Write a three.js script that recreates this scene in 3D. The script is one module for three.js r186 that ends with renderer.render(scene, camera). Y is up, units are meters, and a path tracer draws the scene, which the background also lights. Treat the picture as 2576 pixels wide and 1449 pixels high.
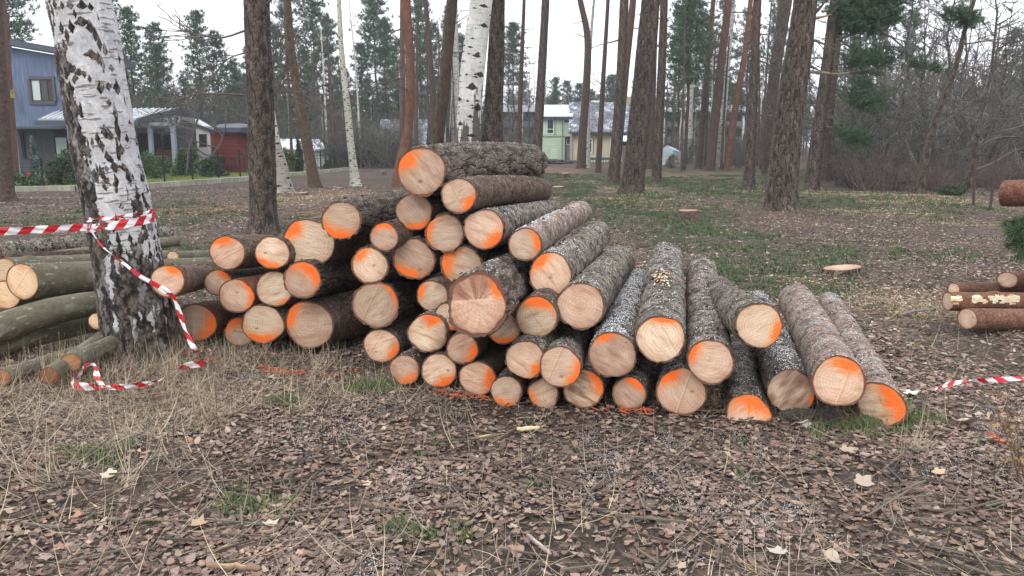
import * as THREE from 'three';

// ---------- camera, sky, sun, exposure ----------
const W = 2575, H = 1449, F = 2020, PITCH = 10.16 * Math.PI / 180, EYE = 1.55;
const scene = new THREE.Scene();
const camera = new THREE.PerspectiveCamera(2 * Math.atan(H / 2 / F) * 180 / Math.PI, 16 / 9, 0.1, 1500);
camera.position.set(0, EYE, 0); camera.rotation.x = -PITCH;
scene.add(camera);
{ // overcast sky: an even bright cloud layer, a little brighter overhead
  const w = 64, h = 32, d = new Float32Array(w * h * 4);
  for (let y = 0; y < h; y++) {
    const e = Math.max(0, Math.sin(((y + .5) / h - .5) * Math.PI)), k = .84 + .42 * e;
    for (let x = 0; x < w; x++) d.set([k * .955, k * .985, k * 1.04, 1], (y * w + x) * 4);
  }
  const sky = new THREE.DataTexture(d, w, h, THREE.RGBAFormat, THREE.FloatType);
  sky.mapping = THREE.EquirectangularReflectionMapping; sky.magFilter = THREE.LinearFilter; sky.needsUpdate = true;
  scene.background = sky; scene.environment = sky;
}
const sun = new THREE.DirectionalLight(new THREE.Color(1, .965, .92), .8);
sun.position.set(-14, 30, 22); sun.castShadow = true; sun.shadow.radius = 55;
sun.shadow.mapSize.set(2048, 2048);
Object.assign(sun.shadow.camera, { left: -30, right: 30, top: 30, bottom: -30, near: 1, far: 120 });
sun.target.position.set(0, 0, -8);
scene.add(sun, sun.target);
const renderer = new THREE.WebGLRenderer({ antialias: true });
renderer.setSize(1024, 576);
renderer.toneMapping = THREE.LinearToneMapping; renderer.toneMappingExposure = 1.75;
renderer.shadowMap.enabled = true;
scene.fog = new THREE.FogExp2(new THREE.Color(.86, .9, .96), .0008);

// ---------- small maths ----------
const BIG = 1 << 20;
const V = (x, y, z) => new THREE.Vector3(x, y, z), UP = V(0, 1, 0), { sin, cos, PI, abs, min, max, floor, sqrt, hypot, atan2, pow, exp } = Math;
const rad = (a) => a * PI / 180, lerp = (a, b, t) => a + (b - a) * t, clamp = (x, a = 0, b = 1) => max(a, min(b, x)), smooth = (a, b, x) => { const t = clamp((x - a) / (b - a)); return t * t * (3 - 2 * t); };
function rng(seed) { let s = seed | 0; const f = () => { s = (s + 0x6d2b79f5) | 0; let t = Math.imul(s ^ (s >>> 15), 1 | s); t = (t + Math.imul(t ^ (t >>> 7), 61 | t)) ^ t; return ((t ^ (t >>> 14)) >>> 0) / 4294967296; }; f.r = (a, b) => a + (b - a) * f(); f.pick = (a) => a[floor(f() * a.length)]; f.n = () => f() + f() + f() - 1.5; return f; }
const PT = new Uint16Array(8192), FT = new Float32Array(4096);
{ const q = rng(4242), o = Array.from({ length: 4096 }, (_, k) => k); for (let k = 4095; k > 0; k--) { const m = floor(q() * (k + 1)); [o[k], o[m]] = [o[m], o[k]]; } for (let k = 0; k < 8192; k++) PT[k] = o[k & 4095]; for (let k = 0; k < 4096; k++) FT[k] = q(); }
const hash = (i, j, k) => FT[PT[PT[PT[(k * 131) & 4095] + (i & 4095)] + (j & 4095)]];
const mod = (a, n) => ((a % n) + n) % n;
function pn(x, y, px, py, s) { // periodic value noise, -1..1
  const i = floor(x), j = floor(y); let u = x - i, v = y - j; u = u * u * (3 - 2 * u); v = v * v * (3 - 2 * v);
  let i0 = i, i1 = i + 1, j0 = j, j1 = j + 1;
  if (px < BIG) { i0 = ((i % px) + px) % px; i1 = i0 + 1 === px ? 0 : i0 + 1; }
  if (py < BIG) { j0 = ((j % py) + py) % py; j1 = j0 + 1 === py ? 0 : j0 + 1; }
  const b = PT[(s * 131) & 4095], p0 = PT[b + (i0 & 4095)], p1 = PT[b + (i1 & 4095)]; j0 &= 4095; j1 &= 4095;
  const a = FT[PT[p0 + j0]], c = FT[PT[p0 + j1]], d = FT[PT[p1 + j0]] - a, e = FT[PT[p1 + j1]] - c, t = a + d * u;
  return (t + (c + e * u - t) * v) * 2 - 1;
}
function pf(x, y, px, py, s, o = 4, g = .5) { let a = 1, t = 0, n = 0; for (let k = 0; k < o; k++) { t += a * pn(x, y, px, py, s + k * 17); n += a; a *= g; x *= 2; y *= 2; px *= 2; py *= 2; } return t / n; }
const n2 = (x, y, s = 0) => pn(x, y, BIG, BIG, s), fb = (x, y, s = 0, o = 4, g = .5) => pf(x, y, BIG, BIG, s, o, g);
function worley(x, y, px, py, s, jit = .9) { // periodic cells: [first, second distance, id]
  const i = floor(x), j = floor(y); let a = 9, b = 9, id = 0;
  for (let dj = -1; dj < 2; dj++) for (let di = -1; di < 2; di++) {
    const ci = mod(i + di, px), cj = mod(j + dj, py), h1 = hash(ci, cj, s), h2 = hash(ci, cj, s + 7);
    const dx = i + di + .5 + (h1 - .5) * jit - x, dy = j + dj + .5 + (h2 - .5) * jit - y, d = sqrt(dx * dx + dy * dy);
    if (d < a) { b = a; a = d; id = hash(ci, cj, s + 13); } else if (d < b) b = d;
  }
  return [a, b, id];
}
function ray(x, y) { const a = (x - W / 2) / F, b = -(y - H / 2) / F, s = sin(PITCH), c = cos(PITCH); return V(a, b * c - s, -b * s - c); }
const E = V(0, EYE, 0);
const at = (x, y, d) => ray(x, y).multiplyScalar(d).add(E);
const onZ = (x, y, z) => { const r = ray(x, y); return at(x, y, z / r.z); };            // where the line of sight meets the upright plane at z
function gh(x, z) { // height of the ground
  const d = hypot(x, z);
  return .03 * n2(x * .9, z * .9, 3) + .014 * n2(x * 2.9, z * 2.9, 4) + smooth(8, 22, d) * (.1 * n2(x * .14, z * .14, 5) + .05 * n2(x * .5, z * .5, 6)) - .03;
}
function ground(x, y) { const r = ray(x, y); let t = -EYE / r.y; for (let k = 0; k < 12; k++) t = (gh(r.x * t, r.z * t) - EYE) / r.y; return V(r.x * t, EYE + r.y * t, r.z * t); }
const depthOf = (p) => (p.y - EYE) * -sin(PITCH) - p.z * cos(PITCH);                     // distance along the lens axis
const sizeAt = (px, p) => px / F * depthOf(p);

// ---------- scene helpers ----------
const used = {};
const numbered = (n) => { const k = (used[n] = (used[n] ?? -1) + 1); return k ? `${n}_${String(k).padStart(3, '0')}` : n; };
function tag(o, label, category, group, kind) { if (label) o.userData.label = label; if (category) o.userData.category = category; if (group) o.userData.group = group; if (kind) o.userData.kind = kind; return o; }
function thing(name, label, category, p = V(0, 0, 0), group) { const o = new THREE.Group(); o.name = numbered(name); o.position.copy(p); scene.add(o); return tag(o, label, category, group); }
function put(o, name, parent = scene) { o.name = parent === scene ? numbered(name) : name; o.castShadow = o.receiveShadow = true; parent.add(o); return o; }
function copy(o, label, group) { const c = o.clone(); c.name = numbered(o.name.replace(/_\d{3}$/, '')); scene.add(c); c.userData = { ...o.userData }; if (label) c.userData.label = label; if (group) c.userData.group = group; return c; }
class MB { // collects faces and becomes one mesh
  constructor(o = V(0, 0, 0)) { this.p = []; this.uv = []; this.c = []; this.i = []; this.o = o; this.seams = []; }
  v(x, y, z, u = 0, w = 0, c) { this.p.push(x - this.o.x, y - this.o.y, z - this.o.z); this.uv.push(u, w); c ? this.c.push(c[0], c[1], c[2]) : this.c.push(1, 1, 1); return this.p.length / 3 - 1; }
  tri(a, b, c, k) { const n = this.v(a.x, a.y, a.z, 0, 0, k); this.v(b.x, b.y, b.z, 1, 0, k); this.v(c.x, c.y, c.z, .5, 1, k); this.i.push(n, n + 1, n + 2); return this; }
  quad(a, b, c, d, k, us = 1, vs = 1) { const n = this.v(a.x, a.y, a.z, 0, 0, k); this.v(b.x, b.y, b.z, us, 0, k); this.v(c.x, c.y, c.z, us, vs, k); this.v(d.x, d.y, d.z, 0, vs, k); this.i.push(n, n + 1, n + 2, n, n + 2, n + 3); return this; }
  hexa(q, k, s = 1) { // eight corners: four of the bottom, four of the top, both counterclockwise from above
    const f = (a, b, c, d) => this.quad(q[a], q[b], q[c], q[d], k, q[a].distanceTo(q[b]) * s, q[b].distanceTo(q[c]) * s);
    f(3, 2, 1, 0); f(4, 5, 6, 7); f(0, 1, 5, 4); f(1, 2, 6, 5); f(2, 3, 7, 6); f(3, 0, 4, 7); return this;
  }
  box(x0, y0, z0, x1, y1, z1, k, s) { return this.hexa([V(x0, y0, z1), V(x1, y0, z1), V(x1, y0, z0), V(x0, y0, z0), V(x0, y1, z1), V(x1, y1, z1), V(x1, y1, z0), V(x0, y1, z0)], k, s); }
  tube(path, radii, n, { su = 1, sv = 1, disp, color, cap = true, turn = 0, squash } = {}) {
    const m = path.length, base = this.p.length / 3; let along = 0; const side = V(0, 0, 0), up = V(0, 0, 0), t = V(0, 0, 0);
    const mean = radii.reduce((a, b) => a + b, 0) / m, reps = max(1, Math.round(2 * PI * mean / su));
    side.set(1, 0, 0);
    for (let k = 0; k < m; k++) {
      t.subVectors(path[min(m - 1, k + 1)], path[max(0, k - 1)]).normalize();
      if (k === 0 && abs(t.x) > .9) side.set(0, 0, 1);
      side.addScaledVector(t, -side.dot(t)).normalize(); up.crossVectors(t, side);
      if (k) along += path[k].distanceTo(path[k - 1]);
      for (let a = 0; a <= n; a++) {
        const th = turn + a / n * 2 * PI, fr = (a % n) / n; let r = radii[k];
        if (disp) r += disp(fr, along, reps, th);
        const c = cos(th) * r, s = sin(th) * r * (squash ?? 1), p = path[k];
        this.v(p.x + side.x * c + up.x * s, p.y + side.y * c + up.y * s, p.z + side.z * c + up.z * s, a / n * reps, along / sv, typeof color === 'function' ? color(fr, along) : color);
      }
      this.seams.push(base + k * (n + 1), base + k * (n + 1) + n);
    }
    for (let k = 0; k < m - 1; k++) for (let a = 0; a < n; a++) { const q = base + k * (n + 1) + a, r = q + n + 1; this.i.push(q, q + 1, r, q + 1, r + 1, r); }
    if (cap) for (const [k, f] of [[0, -1], [m - 1, 1]]) {
      const p = path[k], c = this.v(p.x, p.y, p.z, .5, along / sv, typeof color === 'function' ? color(0, k ? along : 0) : color), q = base + k * (n + 1);
      for (let a = 0; a < n; a++) f > 0 ? this.i.push(c, q + a, q + a + 1) : this.i.push(c, q + a + 1, q + a);
    }
    return this;
  }
  geo() {
    const g = new THREE.BufferGeometry();
    g.setAttribute('position', new THREE.Float32BufferAttribute(this.p, 3)); g.setAttribute('uv', new THREE.Float32BufferAttribute(this.uv, 2)); g.setAttribute('color', new THREE.Float32BufferAttribute(this.c, 3));
    g.setIndex(this.i); g.computeVertexNormals();
    const n = g.attributes.normal;
    for (let k = 0; k < this.seams.length; k += 2) { const a = this.seams[k], b = this.seams[k + 1]; const x = n.getX(a) + n.getX(b), y = n.getY(a) + n.getY(b), z = n.getZ(a) + n.getZ(b), l = hypot(x, y, z) || 1; n.setXYZ(a, x / l, y / l, z / l); n.setXYZ(b, x / l, y / l, z / l); }
    return g;
  }
  build(name, mat, parent) { return put(new THREE.Mesh(this.geo(), mat), name, parent); }
}
const mesh = (g, m, name, parent) => put(new THREE.Mesh(g, m), name, parent);

// ---------- textures ----------
function tex(w, h, fn, srgb, rep = true) {
  const d = new Uint8Array(w * h * 4);
  for (let y = 0, o = 0; y < h; y++) for (let x = 0; x < w; x++, o += 4) { const c = fn(x / w, y / h); if (c.length) { d[o] = c[0]; d[o + 1] = c[1]; d[o + 2] = c[2]; } d[o + 3] = 255; }
  return dtex(d, w, h, srgb, rep);
}
function dtex(d, w, h, srgb, rep = true) {
  const t = new THREE.DataTexture(d, w, h); t.magFilter = THREE.LinearFilter; t.minFilter = THREE.LinearFilter; t.wrapS = t.wrapT = rep ? THREE.RepeatWrapping : THREE.ClampToEdgeWrapping;
  if (srgb) t.colorSpace = THREE.SRGBColorSpace; t.needsUpdate = true; return t;
}
// height field h in 0..1 plus colour: two textures and a sampler
function relief(w, h, fn) {
  const col = new Uint8Array(w * h * 4), hgt = new Uint8Array(w * h * 4), f = new Float32Array(w * h);
  for (let y = 0, k = 0; y < h; y++) for (let x = 0; x < w; x++, k++) {
    const [z, r, g, b] = fn(x / w, y / h), o = k * 4; f[k] = z; const q = clamp(z) * 255;
    col[o] = clamp(r, 0, 255); col[o + 1] = clamp(g, 0, 255); col[o + 2] = clamp(b, 0, 255); hgt[o] = hgt[o + 1] = hgt[o + 2] = q; col[o + 3] = hgt[o + 3] = 255;
  }
  const sample = (u, v) => { const x = mod(u, 1) * w, y = mod(v, 1) * h, i = floor(x) % w, j = floor(y) % h, i1 = (i + 1) % w, j1 = (j + 1) % h, a = x - floor(x), b = y - floor(y); return lerp(lerp(f[j * w + i], f[j * w + i1], a), lerp(f[j1 * w + i], f[j1 * w + i1], a), b); };
  return { map: dtex(col, w, h, true), bump: dtex(hgt, w, h, false), sample };
}
const mixc = (a, b, t) => [lerp(a[0], b[0], t), lerp(a[1], b[1], t), lerp(a[2], b[2], t)];
const std = (o) => new THREE.MeshStandardMaterial({ roughness: .95, metalness: 0, vertexColors: true, ...o });
const barkMat = (r, bs, o = {}) => std({ map: r.map, bumpMap: r.bump, bumpScale: bs, ...o });
// fissured bark: a net of cracks along the stem, plates of flakes lying over one another
function fissured(seed, w, h, nx, ny, { cw = .22, light, dark, tints, warp = .5, fine: fk = 1, deep = .75, lev = 5, red = 0, gain = 1 }) {
  const f = (k) => [nx * k, ny * k];
  return relief(w, h, (u, v) => {
    const X = u * nx, Y = v * ny, wx = warp * pf(X * 2, Y * 2, ...f(2), seed, 3), wy = warp * pf(X * 2, Y * 2, ...f(2), seed + 50, 3);
    const a = abs(pf(X + wx, Y + wy * .6, ...f(1), seed + 3, 4, .5)), a2 = abs(pf((X + wx) * 2, (Y + wy) * 3, nx * 2, ny * 3, seed + 9, 3, .55));
    const e = smooth(0, cw, a + .03), e2 = smooth(.0, .16, a2), fl = .5 + .75 * pf((X + wx * .7) * 3, (Y + wy) * 5, nx * 3, ny * 5, seed + 21, 4, .6), lv = clamp(fl) * lev, st = (floor(lv) + smooth(.0, .22, lv - floor(lv))) / lev, fine = pf(X * 9, Y * 12, nx * 9, ny * 12, seed + 33, 3, .65), big = pf(X, Y, nx, ny, seed + 44, 3);
    const z = clamp(e * (.34 + .34 * st + .14 * e2 + .12 * fine * fk + .08 * big)), id = clamp(st + .3 * big), ti = id * (tints.length - 1), i0 = min(tints.length - 2, floor(ti)), tint = mixc(tints[i0], tints[i0 + 1], ti - i0);
    let c = mixc(tint, light, clamp(.2 + .9 * fine + .8 * (st - .5))); c = mixc(c, dark, clamp((1 - e) * deep + (1 - e2) * .42 + smooth(.3, .0, lv - floor(lv)) * .38));
    if (red) c = mixc(c, [142, 84, 58], red * smooth(.3, .5, pf(X * 1.3 + wx, Y * 1.2, floor(nx * 1.3), floor(ny * 1.2), seed + 61, 3, .6)) * smooth(.2, .7, fl));
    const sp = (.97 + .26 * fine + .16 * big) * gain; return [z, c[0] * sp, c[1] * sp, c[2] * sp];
  });
}
const B = {};
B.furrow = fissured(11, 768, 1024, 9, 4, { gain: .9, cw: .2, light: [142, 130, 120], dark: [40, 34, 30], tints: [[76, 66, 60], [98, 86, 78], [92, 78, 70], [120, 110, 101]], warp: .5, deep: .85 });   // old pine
B.scaly = fissured(23, 768, 1024, 10, 20, { cw: .17, red: .55, fine: .6, lev: 4, light: [186, 178, 168], dark: [38, 32, 28], tints: [[88, 74, 66], [116, 104, 95], [128, 120, 108], [150, 144, 134]], warp: 1.1, deep: .95 });      // grey scaly log bark
B.flaky = fissured(37, 768, 1024, 10, 20, { cw: .13, red: .8, fine: .6, lev: 4, light: [196, 182, 172], dark: [58, 44, 38], tints: [[128, 92, 78], [150, 118, 104], [136, 124, 116], [166, 154, 146]], warp: 1.2, deep: .85 });            // thin pinkish grey bark
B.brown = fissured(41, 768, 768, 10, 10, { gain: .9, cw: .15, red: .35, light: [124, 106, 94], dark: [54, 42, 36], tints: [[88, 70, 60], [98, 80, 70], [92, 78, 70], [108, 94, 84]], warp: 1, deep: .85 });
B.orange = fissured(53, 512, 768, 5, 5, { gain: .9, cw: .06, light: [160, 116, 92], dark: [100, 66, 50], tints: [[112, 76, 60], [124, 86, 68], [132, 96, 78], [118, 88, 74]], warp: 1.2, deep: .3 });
B.alder = relief(768, 512, (u, v) => {
  const a = pf(u * 6, v * 4, 6, 4, 61, 5, .55), f = pf(u * 60, v * 40, 60, 40, 62, 3), len = smooth(.5, .62, pf(u * 34, v * 16, 34, 16, 63, 2)), lich = smooth(.18, .4, pf(u * 8, v * 6, 8, 6, 66, 5));
  let c = mixc([90, 84, 66], [110, 104, 88], clamp(.5 + .8 * a)); c = mixc(c, [150, 152, 140], lich * .35); c = mixc(c, [170, 166, 148], len * .6);
  const k = 1 + .14 * f; return [clamp(.5 + .25 * a + .12 * f + .2 * len), c[0] * k, c[1] * k, c[2] * k];
});
// birch bark for the slimmer birches: white paper, cross lines, dark diamonds
function lens(u, v, nx, ny, seed, fill, w0, w1, h0, h1) { // upright spindle marks strewn in a grid; above 0 inside a mark
  const x = u * nx, y = v * ny, i = floor(x), j = floor(y); let m = -9;
  for (let dj = -1; dj < 2; dj++) for (let di = -1; di < 2; di++) {
    const ci = mod(i + di, nx), cj = mod(j + dj, ny); if (hash(ci, cj, seed) > fill) continue;
    const w = lerp(w0, w1, hash(ci, cj, seed + 1)), h = lerp(h0, h1, hash(ci, cj, seed + 2)), dx = abs(x - i - di - .2 - .6 * hash(ci, cj, seed + 3)) / w, dy = (y - j - dj - .2 - .6 * hash(ci, cj, seed + 4)) / h;
    if (dx < 2 && abs(dy) < 2) m = max(m, 1 - dx - abs(dy + .35 * dx));
  }
  return m;
}
B.birch = relief(512, 1024, (u, v) => {
  const q = pf(u * 5, v * 7, 5, 7, 71, 4), ln = pf(u * 7, v * 90, 7, 90, 72, 2), jag = pf(u * 30, v * 44, 30, 44, 75, 3), m = max(lens(u, v, 4, 8, 81, .8, .16, .42, .1, .3), lens(u, v, 7, 17, 91, .5, .1, .4, .08, .2)) + .3 * jag, blk = smooth(.0, .12, m), fine = pf(u * 40, v * 40, 40, 40, 74, 3);
  let c = mixc([178, 177, 172], [198, 196, 190], clamp(.5 + q)); c = mixc(c, [140, 134, 128], smooth(.3, .6, ln) * .6); c = mixc(c, [52, 45, 41], blk);
  const k = 1 + .1 * fine; return [clamp(.5 + .2 * blk * (.5 + fine) + .1 * fine), c[0] * k, c[1] * k, c[2] * k];
});
const M = {
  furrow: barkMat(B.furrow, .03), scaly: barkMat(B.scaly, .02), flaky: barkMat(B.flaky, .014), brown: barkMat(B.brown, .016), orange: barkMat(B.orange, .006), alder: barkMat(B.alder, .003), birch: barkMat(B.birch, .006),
  rim: std({ color: new THREE.Color().setRGB(.16, .075, .045) }), plain: std({}), snow: std({ color: new THREE.Color().setRGB(.8, .82, .86), roughness: .8 }),
  twig: std({ color: new THREE.Color().setRGB(.085, .072, .064) }), needle: std({ roughness: .75 }), leaf: std({ vertexColors: false, roughness: .9 }),
};
const FL = [[380, 862], [500, 868], [800, 884], [940, 925], [1017, 966], [1103, 978], [1200, 998], [1280, 1022], [1500, 1032], [1720, 1046], [1900, 1052], [2260, 1062]]; // where the lowest logs meet the ground
function footRow(x) { let k = 0; while (k < FL.length - 2 && FL[k + 1][0] < x) k++; return lerp(FL[k][1], FL[k + 1][1], (x - FL[k][0]) / (FL[k + 1][0] - FL[k][0])); }
// ---------- ground ----------
// patches on the forest floor: centre and reach given as seen, turned into places and metres on the ground
function patch(x, y, rx, ry, kind, amt = 1) { const c = ground(x, y), n = ground(x, y + ry), f = ground(x, y - ry); return { x: c.x, z: (n.z + f.z) / 2, rx: sizeAt(rx, c), rz: abs(f.z - n.z) / 2, kind, amt }; }
const patches = [
  patch(1760, 585, 250, 120, 'moss', .85), patch(1700, 470, 330, 40, 'moss', .8), patch(2120, 505, 330, 45, 'moss', .9), patch(1480, 480, 120, 60, 'moss', .8), patch(1950, 700, 220, 50, 'moss', .7), patch(2250, 640, 200, 40, 'moss', .5), patch(1990, 445, 300, 25, 'moss', .9),
  patch(2150, 590, 190, 45, 'leafy', 1), patch(1950, 555, 170, 30, 'leafy', .8), patch(2450, 690, 200, 60, 'leafy', .9), patch(2320, 860, 180, 60, 'leafy', 1),
  patch(300, 545, 300, 40, 'moss', .35), patch(850, 560, 200, 40, 'moss', .35), patch(560, 640, 200, 40, 'moss', .4),
  patch(2320, 765, 190, 42, 'chips', .95), patch(2140, 495, 130, 28, 'chips'), patch(2330, 498, 100, 22, 'chips'), patch(2250, 540, 150, 16, 'chips', .7), patch(1600, 482, 105, 14, 'chips'), patch(1730, 446, 110, 9, 'chips'), patch(1400, 430, 70, 10, 'chips'), patch(1560, 505, 90, 12, 'chips', .7), patch(1870, 440, 120, 8, 'chips', .8),
  patch(800, 492, 120, 16, 'chips', .8), patch(490, 530, 120, 18, 'redchips', .8), patch(740, 510, 110, 12, 'chips', .6), patch(790, 540, 90, 14, 'redchips', .7), patch(1480, 455, 90, 8, 'chips', .5), patch(2060, 715, 120, 25, 'chips', .5), patch(1700, 520, 160, 20, 'chips', .3), patch(1950, 480, 140, 14, 'chips', .5), patch(2420, 560, 140, 14, 'chips', .5), patch(1600, 640, 90, 60, 'leafy', .6), patch(1800, 510, 120, 18, 'leafy', .8),
  patch(2170, 1195, 190, 30, 'soil', .9), patch(2250, 1340, 170, 22, 'soil', .7), patch(1990, 1210, 120, 20, 'soil', .6), patch(2080, 1030, 90, 20, 'soil', .9),
  patch(250, 1010, 420, 130, 'straw', 1), patch(560, 960, 260, 60, 'straw', .9), patch(850, 1000, 200, 45, 'straw', .7), patch(300, 1190, 320, 50, 'straw', .35), patch(1000, 1010, 150, 40, 'straw', .5), patch(2300, 790, 170, 40, 'straw', .8), patch(340, 880, 110, 50, 'straw', 1), patch(2430, 445, 130, 40, 'drygrass', 1),
];
function share(kind, x, z) { let s = 0; for (const p of patches) if (p.kind === kind) { const d = hypot((x - p.x) / p.rx, (z - p.z) / p.rz); if (d < 1.6) s = max(s, p.amt * smooth(1.25, .55, d + .45 * fb(x * 1.6 + 9, z * 1.6, 91, 3))); } return s; }
function lawn(x, z) { return z < -22 && x < -4.5 && z < yardEdge(x) - .3; }
const yA = ground(20, 484), yB = ground(640, 454), yC = ground(875, 428);
function yardEdge(x) { return x < yB.x ? lerp(yA.z, yB.z, (x - yA.x) / (yB.x - yA.x)) : lerp(yB.z, yC.z, (x - yB.x) / (yC.x - yB.x)); }

function litterTextures() {
  const S = 2048, r = rng(5), mk = (bg) => { const c = document.createElement('canvas'); c.width = c.height = S; const g = c.getContext('2d'); g.fillStyle = bg; g.fillRect(0, 0, S, S); return [c, g]; };
  const [c1, a] = mk('rgb(86,76,69)'), [c2, b] = mk('rgb(40,40,40)');
  const pal = [[126, 106, 94], [112, 94, 84], [140, 120, 106], [98, 82, 74], [150, 130, 114], [118, 108, 100], [134, 110, 92], [106, 92, 86], [158, 146, 134]];
  const wrap = (x, y, R, f) => { for (const ox of x < R ? [0, S] : x > S - R ? [0, -S] : [0]) for (const oy of y < R ? [0, S] : y > S - R ? [0, -S] : [0]) f(x + ox, y + oy); };
  for (let k = 0; k < 5200; k++) {
    const x = r() * S, y = r() * S, R = r.r(14, 42), t = r() * 6.3, asp = r.r(.45, .9), c = r.pick(pal), q = r.r(.78, 1.12), lv = floor(50 + 170 * (k / 5200) * r.r(.6, 1)), pts = [];
    for (let m = 0; m < 11; m++) { const an = m / 11 * 6.283, rr = R * (.75 + .35 * r()); pts.push([cos(an) * rr, sin(an) * rr * asp]); }
    wrap(x, y, 60, (X, Y) => { for (const [g, st] of [[a, `rgb(${floor(c[0] * q)},${floor(c[1] * q)},${floor(c[2] * q)})`], [b, `rgb(${lv},${lv},${lv})`]]) { g.save(); g.translate(X, Y); g.rotate(t); g.beginPath(); pts.forEach((p, m) => m ? g.lineTo(p[0], p[1]) : g.moveTo(p[0], p[1])); g.closePath(); g.fillStyle = st; g.fill(); if (g === a && k % 3 === 0) { g.strokeStyle = 'rgba(60,48,42,.6)'; g.lineWidth = 1.5; g.beginPath(); g.moveTo(-R * .8, 0); g.lineTo(R * .8, 0); g.stroke(); } g.restore(); } });
  }
  for (let k = 0; k < 2600; k++) {
    const x = r() * S, y = r() * S, L = r.r(30, 150), t = r() * 6.3, bend = r.r(-.3, .3), dk = r() < .3, q = r.r(.7, 1.1), col = dk ? [66, 54, 48] : [172, 152, 122];
    wrap(x, y, 160, (X, Y) => { for (const [g, st] of [[a, `rgb(${floor(col[0] * q)},${floor(col[1] * q)},${floor(col[2] * q)})`], [b, 'rgb(225,225,225)']]) { g.strokeStyle = st; g.lineWidth = r.r(1.5, 3.2); g.beginPath(); g.moveTo(X, Y); g.quadraticCurveTo(X + cos(t + bend) * L * .5, Y + sin(t + bend) * L * .5, X + cos(t) * L, Y + sin(t) * L); g.stroke(); } });
  }
  const out = [c1, c2].map((c, k) => { const t = new THREE.CanvasTexture(c); t.wrapS = t.wrapT = THREE.RepeatWrapping; t.magFilter = THREE.LinearFilter; if (!k) t.colorSpace = THREE.SRGBColorSpace; return t; });
  return out;
}
const [litMap, litBump] = litterTextures();
{
  const g = new THREE.BufferGeometry(), nx = 300, nz = 420, p = [], uv = [], c = [], idx = [];
  for (let j = 0; j <= nz; j++) {
    const t = j / nz, z = t < .06 ? lerp(8, -1, t / .06) : -1 - .9 * (exp((t - .06) / .94 * 6.1) - 1) * 1.0;
    const half = 7 + abs(z) * 1.25 + (z < -150 ? 200 : 0);
    for (let i = 0; i <= nx; i++) {
      const x = (i / nx * 2 - 1) * half; p.push(x, gh(x, z), z); uv.push(x / 2.3, z / 2.3);
      const soil = share('soil', x, z), moss = share('moss', x, z) * (1 - .85 * share('leafy', x, z)), chips = share('chips', x, z), red = share('redchips', x, z), straw = max(share('straw', x, z), share('drygrass', x, z));
      const m1 = .5 + .5 * fb(x * 1.3, z * 1.3, 8, 3);
      let k = mixc([.33, .305, .275], [.56, .5, .43], clamp(.5 + .9 * fb(x * .35, z * .5, 14, 4)));
      k = mixc(k, [.27, .37, .18], moss * (.55 + .5 * m1)); k = mixc(k, [1.1, .86, .56], chips * .7); k = mixc(k, [.8, .52, .34], red * .7); k = mixc(k, [.85, .75, .55], straw * .5); k = mixc(k, [.24, .235, .24], soil * .9);
      if (lawn(x, z)) k = [.6, .95, .26];
      const w = .9 + .22 * fb(x * .6, z * .6, 12, 4); c.push(k[0] * w, k[1] * w, k[2] * w);
    }
  }
  for (let j = 0; j < nz; j++) for (let i = 0; i < nx; i++) { const q = j * (nx + 1) + i, r = q + nx + 1; idx.push(q, q + 1, r, q + 1, r + 1, r); }
  g.setAttribute('position', new THREE.Float32BufferAttribute(p, 3)); g.setAttribute('uv', new THREE.Float32BufferAttribute(uv, 2)); g.setAttribute('color', new THREE.Float32BufferAttribute(c, 3)); g.setIndex(idx); g.computeVertexNormals();
  tag(mesh(g, std({ map: litMap, bumpMap: litBump, bumpScale: .035 }), 'ground'), 'leaf covered forest floor with moss, wood chips and dry grass', 'ground', null, 'structure');
}
// ---------- scattered ground cover ----------
function scatter(name, geo, mat, list, label, category) { // list: [position, quaternion, scale, colour]
  const im = new THREE.InstancedMesh(geo, mat, list.length), m = new THREE.Matrix4(), c = new THREE.Color();
  list.forEach(([p, q, s, k], n) => { im.setMatrixAt(n, m.compose(p, q, s)); im.setColorAt(n, c.setRGB(...k)); });
  put(im, name); tag(im, label, category, null, 'stuff'); return im;
}
const Q = (x, y, z, o = 'YXZ') => new THREE.Quaternion().setFromEuler(new THREE.Euler(x, y, z, o));
function leafGeo(seed, lobes, curl, len = 1) { // a dry leaf about 1 long, with its own curl and lobes
  const r = rng(seed), n = 16, p = [], idx = [], bend = r.r(.5, 1.2) * curl, cup = r.r(-.5, 1) * curl, tw = r.r(-.6, .6) * curl;
  const f = (x, y) => { const z = cup * y * y * 1.6 + bend * x * x * .9 + tw * x * y * 1.6; return [x * len, z, y]; };
  p.push(...f(0, 0));
  for (let k = 0; k < n; k++) { const a = k / n * 2 * PI, lob = lobes ? 1 - .42 * abs(sin(a * lobes / 2 + .3)) : 1 - .06 * (k % 2), rr = .5 * lob * (.9 + .2 * r()); p.push(...f(cos(a) * rr * (lobes ? 1 : 1.05), sin(a) * rr * (lobes ? .95 : .66))); }
  for (let k = 0; k < n; k++) idx.push(0, 1 + (k + 1) % n, 1 + k);
  const g = new THREE.BufferGeometry(); g.setAttribute('position', new THREE.Float32BufferAttribute(p, 3)); g.setIndex(idx); g.computeVertexNormals(); return g;
}
function placeAlong(r, d0, d1, pw, spread) { // a random place in the wedge before the camera, thinning out with distance
  const d = d0 * pow(d1 / d0, pow(r(), pw)), x = (r() * 2 - 1) * (d * .72 + spread); return [x, -d];
}
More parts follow.
